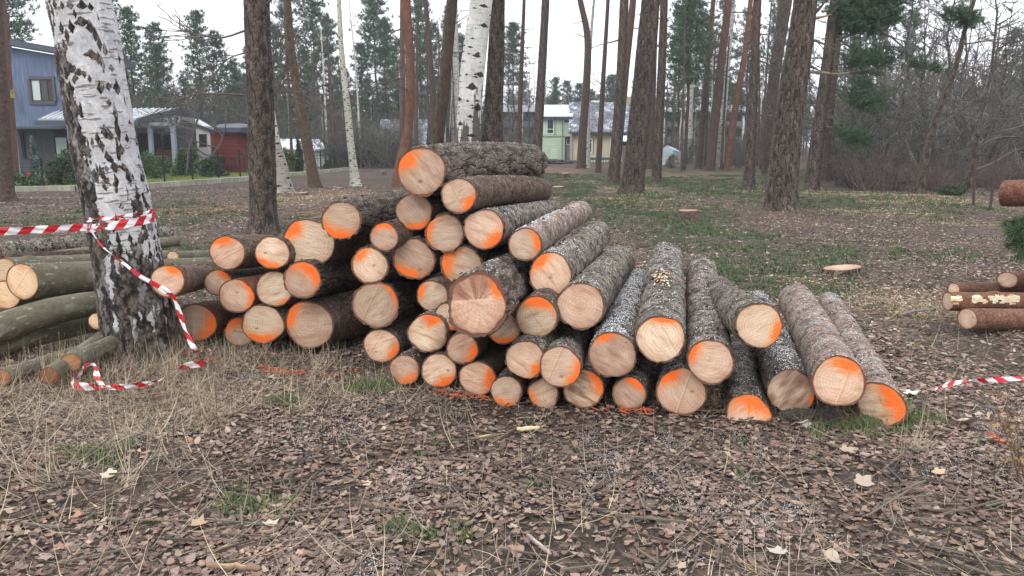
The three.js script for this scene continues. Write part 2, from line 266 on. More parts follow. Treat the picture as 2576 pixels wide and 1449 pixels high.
{
  const r = rng(77), kinds = [[leafGeo(1, 0, .55), .06], [leafGeo(2, 0, 1.1), .055], [leafGeo(3, 5, .7), .075], [leafGeo(4, 0, -.5, .8), .05], [leafGeo(5, 3, 1.2), .05]], lists = kinds.map(() => []);
  const pal = [[.21, .135, .105], [.165, .105, .085], [.27, .185, .145], [.13, .085, .07], [.31, .225, .18], [.2, .148, .13], [.26, .16, .115], [.15, .11, .1], [.35, .27, .22], [.235, .18, .162]];
  for (let k = 0; k < 190000; k++) {
    const [x, z] = placeAlong(r, 1.9, 30, .8, .8);
    if (share('soil', x, z) > r() * 1.15 || share('chips', x, z) * .8 > r() || share('moss', x, z) * (1 - .9 * share('leafy', x, z)) * .85 > r() || share('straw', x, z) * .45 > r()) continue;
    if (fb(x * 1.1, z * 1.1, 31, 3) + r.r(-.5, .6) < -.25) continue;
    const m = floor(r() * 5), s = kinds[m][1] * r.r(.28, .82) * (1 + .025 * -z), c = z < -5.5 && r() < .16 ? [.4, .34, .29] : r.pick(pal), b = r.r(.7, 1.2) * (.9 + .2 * n2(x * 3, z * 3, 44));
    lists[m].push([V(x, gh(x, z) + .004 + r() * .016, z), Q(r.n() * .4, r() * 6.3, r.n() * .4), V(s, s * r.r(.15, .7), s * r.r(.6, 1)), [c[0] * b * 1.05, c[1] * b, c[2] * b * .95]]);
  }
  const words = ['oval brown leaves lying flat over the forest floor', 'curled brown leaves strewn over the forest floor', 'lobed brown leaves strewn over the forest floor', 'cupped dry leaves strewn over the forest floor', 'crumpled leaf scraps strewn over the forest floor'];
  lists.forEach((l, m) => scatter('leaf_litter', kinds[m][0], M.leaf, l, words[m], 'leaves'));
  // pale frost and snow grains in patches
  const grains = [];
  for (let k = 0; k < 330000; k++) {
    const [x, z] = placeAlong(r, 2, 9, .9, .8), pt = fb(x * 1.9 + 40, z * 1.9, 57, 4) + .5 * fb(x * 7, z * 7, 58, 3);
    if (pt < .1 + r() * .75) continue;
    const s = r.r(.0012, .0038); grains.push([V(x, gh(x, z) + .006 + r() * .022, z), Q(r() * 3, r() * 6, 0), V(s, s * .6, s), [.6, .63, .68]]);
  }
  scatter('snow_grains', new THREE.TetrahedronGeometry(1), std({ vertexColors: false, roughness: .8 }), grains, 'fine white snow grains dusting the dead leaves', 'snow');
  // straw: dry bent blades, in tussocks and lying loose
  const blade = (seed, bend, n = 4) => { const q = rng(seed), mb = new MB(); let a = null, b = null; for (let k = 0; k <= n; k++) { const t = k / n, x = sin(t * bend) / bend, y = (1 - cos(t * bend)) / bend, w = .006 * (1 - .8 * t), s = q.r(-.02, .02) * t; const p0 = V(x, y, s - w), p1 = V(x, y, s + w); if (a) mb.quad(a, b, p1, p0); a = p0; b = p1; } return mb.geo(); };
  const blades = [blade(1, .3), blade(2, .9), blade(3, 1.7), blade(4, -.7)], ls = blades.map(() => []), gp = [[.47, .38, .25], [.4, .32, .22], [.54, .45, .31], [.33, .26, .18], [.28, .22, .16]];
  const put1 = (x, z, yaw, lift, L, col, kk) => { const m = kk ?? floor(r() * 4), b = r.r(.75, 1.15); ls[m].push([V(x, gh(x, z) + .004 + r() * .02, z), Q(0, yaw, lift), V(L, L, L * r.r(.6, 1.1)), [col[0] * b, col[1] * b, col[2] * b]]); };
  for (let k = 0; k < 90000; k++) { const [x, z] = placeAlong(r, 2, 16, .9, .8); const s = .075 + .95 * share('straw', x, z); if (r() > s) continue; put1(x, z, r() * 6.3, r.r(-.03, .22), r.r(.1, .36), r.pick(gp)); }
  for (let k = 0; k < 900; k++) { // tussocks
    const [x, z] = placeAlong(r, 2.6, 12, .8, .5); if (share('straw', x, z) * .9 + .02 < r()) continue;
    const lean = r() * 6.3, n = floor(r.r(14, 40)); for (let m = 0; m < n; m++) put1(x + r.n() * .05, z + r.n() * .05, lean + r.n() * 1.6, r() < .14 ? r.r(.3, 1.1) : r.r(.02, .32), r.r(.12, .34), r.pick(gp), r.pick([1, 1, 2, 2, 3]));
  }
  const foot = ground(355, 905); for (let k = 0; k < 520; k++) { const a = r() * 6.3, d = r.r(.2, .55); put1(foot.x + cos(a) * d * 1.1, foot.z + .12 + sin(a) * d, a + r.n(), r() < .25 ? r.r(.3, 1.1) : r.r(.02, .4), r.r(.1, .26), r.pick(gp), r.pick([0, 1, 2, 2])); }
  for (let k = 0; k < 2600; k++) { const t = r(), q = ground(lerp(440, 2250, t), lerp(878, 1066, t) + r.n() * 14); put1(q.x + r.n() * .05, q.z + .03, r() * 6.3, r() < .3 ? r.r(.3, 1.2) : r.r(0, .4), r.r(.06, .2), r.pick(gp)); }
  ls.forEach((l, m) => scatter('dry_grass', blades[m], M.leaf, l, ['straight dry straws lying among the dead leaves', 'bent dry straws in tussocks on the forest floor', 'arched dry grass blades in tussocks round the birch foot', 'sagging dry straws on the forest floor'][m], 'dry grass'));
  // green grass and moss
  const tuftGeo = (seed, n, h, w) => { const q = rng(seed), mb = new MB(); for (let k = 0; k < n; k++) { const a = q() * 6.3, d = q() * .5, x = cos(a) * d, z = sin(a) * d, l = h * q.r(.5, 1.1), ln = q.r(.1, .7), a2 = q() * 6.3; mb.tri(V(x - w * sin(a2), 0, z + w * cos(a2)), V(x + w * sin(a2), 0, z - w * cos(a2)), V(x + cos(a2) * ln * l, l, z + sin(a2) * ln * l)); } return mb.geo(); };
  const tg = [tuftGeo(9, 26, .55, .03), tuftGeo(10, 26, .4, .04)], lg = [[], []], greens = [[.054, .1, .034], [.072, .118, .042], [.042, .082, .033], [.094, .12, .054], [.13, .125, .07]];
  for (let k = 0; k < 110000; k++) {
    const [x, z] = placeAlong(r, 3, 42, .62, 1.5), m = share('moss', x, z) * (1 - .85 * share('leafy', x, z)), lw = lawn(x, z) ? 1 : 0;
    if ((max(m * clamp(.55 + 1.1 * fb(x * 1.2, z * 1.2, 71, 3)), lw * .9) + .012 * (z > -9)) < r()) continue;
    const s = lw ? r.r(.2, .4) : r.r(.07, .2) * (1 + .02 * -z), c = lw ? r.pick([[.17, .22, .05], [.2, .24, .07]]) : r.pick(greens), b = r.r(.8, 1.2);
    lg[floor(r() * 2)].push([V(x, gh(x, z) - .005, z), Q(0, r() * 6.3, 0), V(s, s * r.r(.35, .7), s), [c[0] * b, c[1] * b, c[2] * b]]);
  }
  for (const [px, py, n, rr] of [[945, 975, 60, .1], [720, 1015, 20, .08], [220, 1150, 40, .15], [640, 1270, 30, .14], [2230, 1050, 90, .14], [2140, 1068, 70, .2], [1050, 1340, 16, .1]]) { const q = ground(px, py); for (let k = 0; k < n; k++) { const x = q.x + r.n() * rr * 1.6, z = q.z + r.n() * rr, s = r.r(.06, .16); lg[0].push([V(x, gh(x, z), z), Q(0, r() * 6.3, 0), V(s, s * r.r(.5, .9), s), r.pick([[.09, .14, .04], [.12, .17, .06], [.075, .1, .045]])]); } }
  lg.forEach((l, m) => scatter('green_grass', tg[m], M.leaf, l, ['short green grass and moss between the stumps', 'low green grass on the clearing and the yard lawn'][m], 'grass'));
  // wood chips
  const chip = [], cg = new THREE.BoxGeometry(1, .22, .34);
  for (let k = 0; k < 130000; k++) {
    const [x, z] = placeAlong(r, 4, 34, .6, 1), c = share('chips', x, z), rd = share('redchips', x, z); if (max(c, rd) * .9 < r()) continue;
    const s = r.r(.01, .03) * (1 + .025 * -z), k2 = rd > c ? r.pick([[.36, .2, .11], [.28, .17, .1], [.42, .27, .16]]) : r.pick([[.5, .4, .27], [.42, .32, .2], [.6, .5, .36], [.34, .25, .16], [.26, .19, .13]]);
    chip.push([V(x, gh(x, z) + .012 + r() * .02, z), Q(r.n() * .4, r() * 6.3, r.n() * .4), V(s, s, s * r.r(.6, 1.4)), k2]);
  }
  scatter('wood_chips', cg, M.leaf, chip, 'pale wood chips spilled around the stumps and trunks', 'wood chips');
  // blades and leaves that the marking spray has caught
  const op = [];
  for (const [x0, y0, x1, y1, n] of [[425, 886, 478, 896, 22], [655, 938, 770, 946, 50], [700, 950, 900, 945, 25], [1085, 992, 1240, 1018, 42], [1490, 1038, 1640, 1046, 30], [1880, 1040, 1930, 1046, 8], [2490, 1108, 2515, 1122, 14], [520, 915, 560, 935, 10]]) for (let k = 0; k < n; k++) { const t = r(), q = ground(lerp(x0, x1, t) + r.n() * 8, lerp(y0, y1, t) + r.n() * 7), s = r.r(.015, .07); op.push([V(q.x, q.y + .02 + r() * .02, q.z), Q(r.n() * .4, r() * 6.3, r.n() * .5), V(s, s, .003 + r() * .005), r.pick([[.7, .11, .025], [.5, .09, .03], [.4, .12, .06]])]); }
  scatter('sprayed_grass', new THREE.BoxGeometry(1, .06, 1), M.leaf, op, 'straws and leaf bits sprayed fluorescent orange below the stack', 'sprayed grass');
  // fine dark twigs
  const tw = []; for (let k = 0; k < 1500; k++) { const [x, z] = placeAlong(r, 2, 14, .9, .8); const s = r.r(.08, .4); tw.push([V(x, gh(x, z) + .025, z), Q(0, r() * 6.3, r.n() * .15), V(s, .004 + r() * .004, .004 + r() * .004), r.pick([[.07, .055, .047], [.11, .085, .07], [.16, .13, .1]])]); }
  scatter('twig_litter', new THREE.BoxGeometry(1, 1, 1), M.leaf, tw, 'thin dark twigs scattered among the dead leaves', 'twigs');
}
// ---------- sawn faces: one atlas of 10 x 10 wood prints ----------
const AT = 2048, CELL = 204, atlasC = new Uint8Array(AT * AT * 4).fill(128), atlasH = new Uint8Array(AT * AT * 4).fill(128);
let cells = 0;
function woodCell({ paint = [], tone = 0, kind = 'pine', seed, grey = 0, half }) {
  const n = cells++, ox = (n % 10) * CELL, oy = floor(n / 10) * CELL, r = rng(seed * 31 + 7);
  const cx = r.r(-.16, .16), cy = r.r(-.16, .16), saw = r.r(-.9, .9), sawC = r.r(2, 5), rings = r.r(13, 20), kn = r() < .45 ? [r.r(-.6, .6), r.r(-.6, .6), r.r(.04, .08)] : null, cracks = [];
  for (let k = 0; k < floor(r() * 3.2 - .6); k++) cracks.push([r() * 6.283, r.r(.25, .8)]);
  const split = r() < .35 ? [r() * PI, r.r(-.5, .5), r.r(.5, .8)] : null;
  const val = lerp(.82, 1.04, r()), hue = r(), inner = kind === 'pine' ? mixc([228, 206, 178], [216, 182, 158], hue) : [220, 190, 156], outer = kind === 'pine' ? mixc([204, 172, 140], [186, 146, 120], hue) : [206, 168, 128], brown = kind === 'pine' ? [150, 102, 76] : [168, 104, 52];
  for (let j = 0; j < CELL; j++) for (let i = 0; i < CELL; i++) {
    const x = (i + .5) / CELL * 2.1 - 1.05, y = (j + .5) / CELL * 2.1 - 1.05, R = hypot(x, y), d0 = hypot(x - cx * (1 - R), y - cy * (1 - R)), an = atan2(y, x);
    const wob = .05 * fb(x * 2.5 + n * 9, y * 2.5, 101, 3), d = d0 + wob;
    const ring = .5 + .5 * sin(d * rings * 6.283 * .5 + 2 * fb(x * 2 + n, y * 2, 102, 2)), big = fb(x * 1.6 + n * 5, y * 1.6, 103, 4), fine = fb(x * 34, y * 34 + n * 40, 104, 3, .65);
    const sx = cos(saw) * x + sin(saw) * y, sy = -sin(saw) * x + cos(saw) * y, marks = fb(sx * 3 + n * 3, (sy + .12 * sin(sx * sawC * .4)) * 34, 105, 3), band = fb(sx * 1.2 + n * 3, sy * 6, 106, 3);
    let c = mixc(inner, outer, clamp(.12 + .55 * smooth(.45, 1, R) + .5 * big + .15 * (ring - .5)));
    c = mixc(c, brown, clamp(tone * (.45 + 1.1 * band + .5 * big) + .35 * smooth(.9, 1.0, R + .06 * big) + .18 * smooth(.2, .6, band)));
    if (kind === 'alder') c = mixc(c, [140, 88, 52], clamp(tone * .8 + smooth(.75, 1, R + .3 * big) * .22));
    c = mixc(c, [170, 120, 92], .14 * smooth(.6, .95, ring) * smooth(.15, .4, R));
    let z = .5 + .05 * marks + .03 * fine;
    for (const [ca, cl] of cracks) { const da = abs(mod(an - ca + .12 * fb(R * 6, n, 107, 2) + PI, 2 * PI) - PI) * R; const dw = .014 * (1 - R / cl); if (da < dw && R < cl) { c = mixc(c, [128, 90, 66], .5); z -= .12; } }
    if (kn) { const q = hypot(x - kn[0], (y - kn[1]) * 1.5); if (q < kn[2] * 1.7) { c = mixc(c, [122, 78, 52], smooth(kn[2] * 1.7, kn[2], q) * (.5 + .3 * sin(q * 160))); } }
    if (split) { const e = sin(split[0]) * x - cos(split[0]) * y - split[1] + .02 * big; if (abs(e) < .02 + .012 * fine) c = mixc(c, [244, 216, 186], .5); if (e > 0 && e < .1) c = mixc(c, brown, .18); z += e > 0 ? .12 : 0; }
    if (half) { const e = sin(half[0]) * x - cos(half[0]) * y + half[1] + .03 * big; c = mixc(c, [136, 94, 74], (e < 0 ? .95 : .3) * clamp(.65 + .9 * fb(an * 5 + n, R * 1.5, 109, 3))); if (abs(e) < .012) c = mixc(c, [206, 172, 146], .5); z += .06 * smooth(.05, -.05, e); }
    const gr = val * (1 + .07 * fine + .1 * marks); c = [c[0] * gr, c[1] * gr, c[2] * gr]; if (grey) c = mixc(c, [120, 104, 92], grey * clamp(.6 + big));
    if (R > .96 + .05 * big) c = mixc(c, [124, 84, 62], .4);
    let pa = 0; // sprayed marking paint
    for (const [deg, span, dep, st = 1] of paint) {
      const da = abs(mod(an - rad(deg) + PI, 2 * PI) - PI) / rad(span), edge = (1 - R) / dep, q = da * da * .9 + max(0, edge) ** 2 * .8 + .5 * fb(x * 3 + n * 2, y * 3, 108, 4) + .3 * fb(x * 20, y * 20 + n * 30, 111, 3) + .12 * marks;
      pa = max(pa, st * smooth(1.35, .2, q + .25 * band), .3 * st * smooth(2.6, .8, q + .5 * fine));
    }
    const sp = clamp(pa * (1 + .5 * fine)); c = mixc(c, [252, 100 - 14 * fine, 18], sp * .88); if (sp > .5) c = mixc(c, [255, 138, 40], clamp(.35 * marks));
    const o = ((oy + j) * AT + ox + i) * 4; atlasC[o] = clamp(c[0], 0, 255); atlasC[o + 1] = clamp(c[1], 0, 255); atlasC[o + 2] = clamp(c[2], 0, 255); atlasC[o + 3] = 255;
    atlasH[o] = atlasH[o + 1] = atlasH[o + 2] = clamp(z) * 255; atlasH[o + 3] = 255;
  }
  return n;
}
const uvCell = (n, x, y) => [((n % 10) + .5 + x / 2.1 * .98) * CELL / AT, (floor(n / 10) + .5 + y / 2.1 * .98) * CELL / AT];
const atlas = dtex(atlasC, AT, AT, true, false), atlasB = dtex(atlasH, AT, AT, false, false);
M.face = std({ map: atlas, bumpMap: atlasB, bumpScale: .006, roughness: .85 });

// the stack's front runs from the far left end to the near right end
const P0 = ground(500, 870), P1 = ground(2220, 1058), FRONT = V(P0.z - P1.z, 0, P1.x - P0.x).normalize().multiplyScalar(1); if (FRONT.z < 0) FRONT.negate();
function onFront(x, y, off = 0) { const d = ray(x, y), t = (FRONT.dot(P0) + off - FRONT.dot(E)) / FRONT.dot(d); return at(x, y, t); }

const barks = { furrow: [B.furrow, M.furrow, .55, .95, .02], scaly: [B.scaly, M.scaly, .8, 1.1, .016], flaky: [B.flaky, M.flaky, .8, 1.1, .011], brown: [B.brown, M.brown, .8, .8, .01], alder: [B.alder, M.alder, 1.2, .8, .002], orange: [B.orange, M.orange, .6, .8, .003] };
const ONE = [1, 1, 1], DEFT = { furrow: [1.5, 1.48, 1.42], brown: [1.45, 1.45, 1.42] };  // paler than trunk bark: drier logs, plus sky light put into the tint
function logBody(o, name, label, group) { // o: c face centre, A axis away from the face, nF face normal, R, L ...
  const { c, A, nF, R, L, seed, taper = .06, bark = 'scaly', snow = 0, cell, rear = 0, bend = 0, na = 56, ledge = 0, category = 'log', loose = 1 } = o;
  const [rel, mat, su, sv, amp0] = barks[bark], amp = amp0 * (o.rough ?? 1), r = rng(seed * 101 + 5);
  const t = thing(name, label, category, c, group), q = new THREE.Quaternion().setFromUnitVectors(V(0, 0, 1), A.clone().negate()); t.quaternion.copy(q);
  const qi = q.clone().invert(), nl = nF.clone().applyQuaternion(qi), upl = V(0, 1, 0).applyQuaternion(qi), th0 = atan2(upl.y, upl.x), bl = upl.clone().setZ(0).normalize();
  const lob = [2, 3, 5].map((m) => [m, r.r(.006, .026) * (m < 4 ? 1 : .6) * (o.lumpy ?? 1), r() * 6.28]), ns = max(24, Math.round(L / .028));
  const knots = []; for (let k = 0; k < (bark === 'alder' ? 1 : 3 + floor(r() * 5)); k++) knots.push([r() * L, r() * 6.283, r.r(.02, .045), r.r(.008, .024)]);
  const knot = (th, s) => { let a = 0; for (const [ks, kt, kr, kh] of knots) { const dt = (mod(th - kt + PI, 2 * PI) - PI) * R, ds = s * L - ks, q = (dt * dt + ds * ds * .5) / (kr * kr); if (q < 6) a += kh * (exp(-q) - .6 * exp(-q * 5)); } return a; };
  const reps = max(1, Math.round(2 * PI * R / su)), v0 = r() * 3;
  const out = (th, s) => R * (1 - taper * s) * (1 + lob.reduce((a, [m, k, p]) => a + k * cos(m * th + p + s * 1.2), 0) + (o.flare ?? 0) * exp(-s * L * 6) + .022 * fb(s * L * 2 + seed, cos(th) * 1.5 + 3, 141, 3)) + knot(th, s); // smooth form under the bark
  const bt = o.bt ?? (bark === 'furrow' ? .011 : bark === 'alder' ? .004 : .006);
  const disp = (fr, s) => (rel.sample(fr * reps, s * L / sv + v0) - .45) * amp + (s < .015 ? -.3 * amp * hash(floor(fr * 200), seed, 5) : 0);
  const place = (th, rr, s) => { const x = cos(th) * rr, y = sin(th) * rr, f = max(0, 1 - s * L / .3); const k = bend * 4 * s * (1 - s); return V(x + bl.x * k, y + bl.y * k, -s * L - (nl.x * x + nl.y * y) / nl.z * f * f); };
  const mb = new MB(), b2 = new MB();
  for (let j = 0; j <= ns; j++) {
    const s = j / ns, base = mb.p.length / 3;
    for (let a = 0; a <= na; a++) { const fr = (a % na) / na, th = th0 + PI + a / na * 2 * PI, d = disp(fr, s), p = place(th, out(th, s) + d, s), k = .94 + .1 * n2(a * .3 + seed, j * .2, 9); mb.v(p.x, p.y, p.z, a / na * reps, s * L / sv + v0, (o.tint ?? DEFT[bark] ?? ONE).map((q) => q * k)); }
    mb.seams.push(base, base + na);
    if (j) for (let a = 0; a < na; a++) { const q0 = base - na - 1 + a, r0 = base + a; mb.i.push(q0, q0 + 1, r0, q0 + 1, r0 + 1, r0); }
  }
  mb.build('bark', mat, t);
  const ring = (mb2, s, rr0, rr1, flip, dz) => { for (let a = 0; a < na; a++) { const pts = [[a, rr0], [a + 1, rr0], [a + 1, rr1], [a, rr1]].map(([k, w]) => { const th = th0 + PI + k / na * 2 * PI, p = place(th, w(th, (k % na) / na), s); p.z += dz; return p; }); flip ? mb2.quad(pts[3], pts[2], pts[1], pts[0]) : mb2.quad(...pts); } };
  const ri = (th, s, fr) => out(th, s) - bt * (.8 + .4 * hash(floor(fr * 40), seed, 3)) - .001;
  ring(b2, 0, (th, fr) => out(th, 0) + disp(fr, 0), (th, fr) => ri(th, 0, fr) - .004, false, -.003); b2.build('bark_rim', M.rim, t); const b3 = new MB(); ring(b3, 1, (th, fr) => out(th, 1) + disp(fr, 1), (th, fr) => ri(th, 1, fr) - .004, true, .003); b3.build('bark_rim', M.rim, t);
  
  const face = (s, n, flip, turn) => {
    const f = new MB(), nr = 7; f.v(...place(0, 0, s).toArray(), ...uvCell(n, 0, 0));
    for (let k = 1; k <= nr; k++) for (let a = 0; a < na; a++) {
      const th = th0 + PI + a / na * 2 * PI, e = k / nr, rr = ri(th, s, a / na) * e, p = place(th, rr, s), un = th + turn, rel0 = e;
      const lx = cos(th) * e, ly = sin(th) * e, st = ledge && s === 0 ? ledge * smooth(-.02, .02, sin(o.ledgeA ?? .3) * lx - cos(o.ledgeA ?? .3) * ly + (o.ledgeD ?? .2)) : 0;
      p.z += .002 * fb(lx * 3 + seed, ly * 3, 131, 2) - (e > .99 ? .003 : 0) + st; f.v(p.x, p.y, p.z, ...uvCell(n, cos(un) * rel0, sin(un) * rel0));
    }
    const g = (q) => flip ? f.i.push(q[0], q[2], q[1]) : f.i.push(...q);
    for (let a = 0; a < na; a++) { const b = (a + 1) % na; g([0, 1 + a, 1 + b]); for (let k = 1; k < nr; k++) { const i0 = 1 + (k - 1) * na, i1 = 1 + k * na; g([i0 + a, i1 + a, i1 + b]); g([i0 + a, i1 + b, i0 + b]); } }
    f.build('cut_face', M.face, t);
  };
  face(0, cell, false, 0); face(1, rear, true, 0);
  if (snow > 0) { // grains lying on the upper side
    const sm = new MB(), nn = floor(snow * 2000 * L * R / .3);
    for (let k = 0; k < nn; k++) {
      const s = r(), th = th0 + r.n() * .85, fr = mod((th - th0 - PI) / (2 * PI), 1), pt = fb(s * L * 5 + seed * 3, th * R * 9, 151, 3) + .2 * snow; if (pt < r.r(-.15, .3)) continue;
      const p = place(th, out(th, s) + disp(fr, s) + .001, s), g = r.r(.002, .0048), a = r() * 6.3, nrm = V(cos(th), sin(th), 0), e1 = V(-sin(th), cos(th), 0), e2 = V(0, 0, 1), c4 = [0, 2.1, 4.2].map((d) => p.clone().addScaledVector(e1, cos(a + d) * g).addScaledVector(e2, sin(a + d) * g * 1.3)), top = p.clone().addScaledVector(nrm, g * .7);
      sm.tri(c4[0], c4[1], top); sm.tri(c4[1], c4[2], top); sm.tri(c4[2], c4[0], top);
    }
    if (sm.i.length) tag(sm.build('snow', M.snow, t), null, null, null, 'stuff');
  }
  // torn strips and lifted flakes of bark
  if (loose && bark !== 'alder') { const fl = new MB(); for (let k = 0; k < loose * 26; k++) { const s = r(), th = th0 + r.n() * 1.6, p = place(th, out(th, s) + amp * .4, s), l = r.r(.012, .04), w = r.r(.006, .016), nrm = V(cos(th), sin(th), 0), e1 = V(-sin(th), cos(th), 0), lift = r.r(.003, .014), col = r.pick([[.2, .16, .135], [.13, .1, .085], [.24, .12, .07], [.3, .26, .22]]);
    const A0 = p.clone().addScaledVector(e1, -w), A1 = p.clone().addScaledVector(e1, w), B0 = p.clone().addScaledVector(e1, -w * .6).addScaledVector(nrm, lift).add(V(0, 0, l)), B1 = p.clone().addScaledVector(e1, w * .7).addScaledVector(nrm, lift * .8).add(V(0, 0, l)); fl.quad(A0, A1, B1, B0, col); } tag(fl.build('bark_flakes', M.plain, t), null, null, null, 'stuff'); }
  return t;
}
const rearCell = woodCell({ seed: 900, tone: .4 });
const REST = [];
function pineLog(x, y, size, o) {
  const lo = FRONT.dot(ground(x, footRow(x)).sub(P0)), c = onFront(x, y, (o.off ?? 0) + lo * smooth(660, 900, y + size * .3)), dep = depthOf(c), R = size * 1.03 / 2 / F * dep, L = o.L ?? 2.45; let A;
  if (o.back) { const d = ray(...o.back), oc = E.clone().sub(c), a = d.dot(d), b = 2 * d.dot(oc), k = oc.dot(oc) - L * L, D = b * b - 4 * a * k; A = at(...o.back, D > 0 ? (-b + sqrt(D)) / (2 * a) : -b / (2 * a)).sub(c).normalize(); }
  else { const yw = rad(o.yaw ?? lerp(26, 13, clamp((x - 480) / 950))), p = rad(o.pitch ?? 0); A = V(sin(yw) * cos(p), sin(p), -cos(yw) * cos(p)); }
  const toCam = E.clone().sub(c).setY(.12).normalize(), nF = A.clone().negate().multiplyScalar(1 - (o.turn ?? .5)).addScaledVector(toCam, o.turn ?? .5); if (o.nf) nF.add(V(...o.nf)); nF.normalize();
  const seed = REST.length + 1; REST.push({ c, A, R, L });
  const cell = woodCell({ paint: o.paint, tone: o.tone ?? .08 + .16 * hash(seed, 3, 3), seed, grey: o.grey, half: o.half });
  return logBody({ c, A, nF, R, L: L * (o.cut ?? 1), seed, cell, rear: rearCell, bend: .045 * (hash(seed, 8, 8) - .4), taper: .02 + .1 * hash(seed, 9, 9), ...o }, 'pine_log', o.label, 'sawn pine logs of the main stack');
}
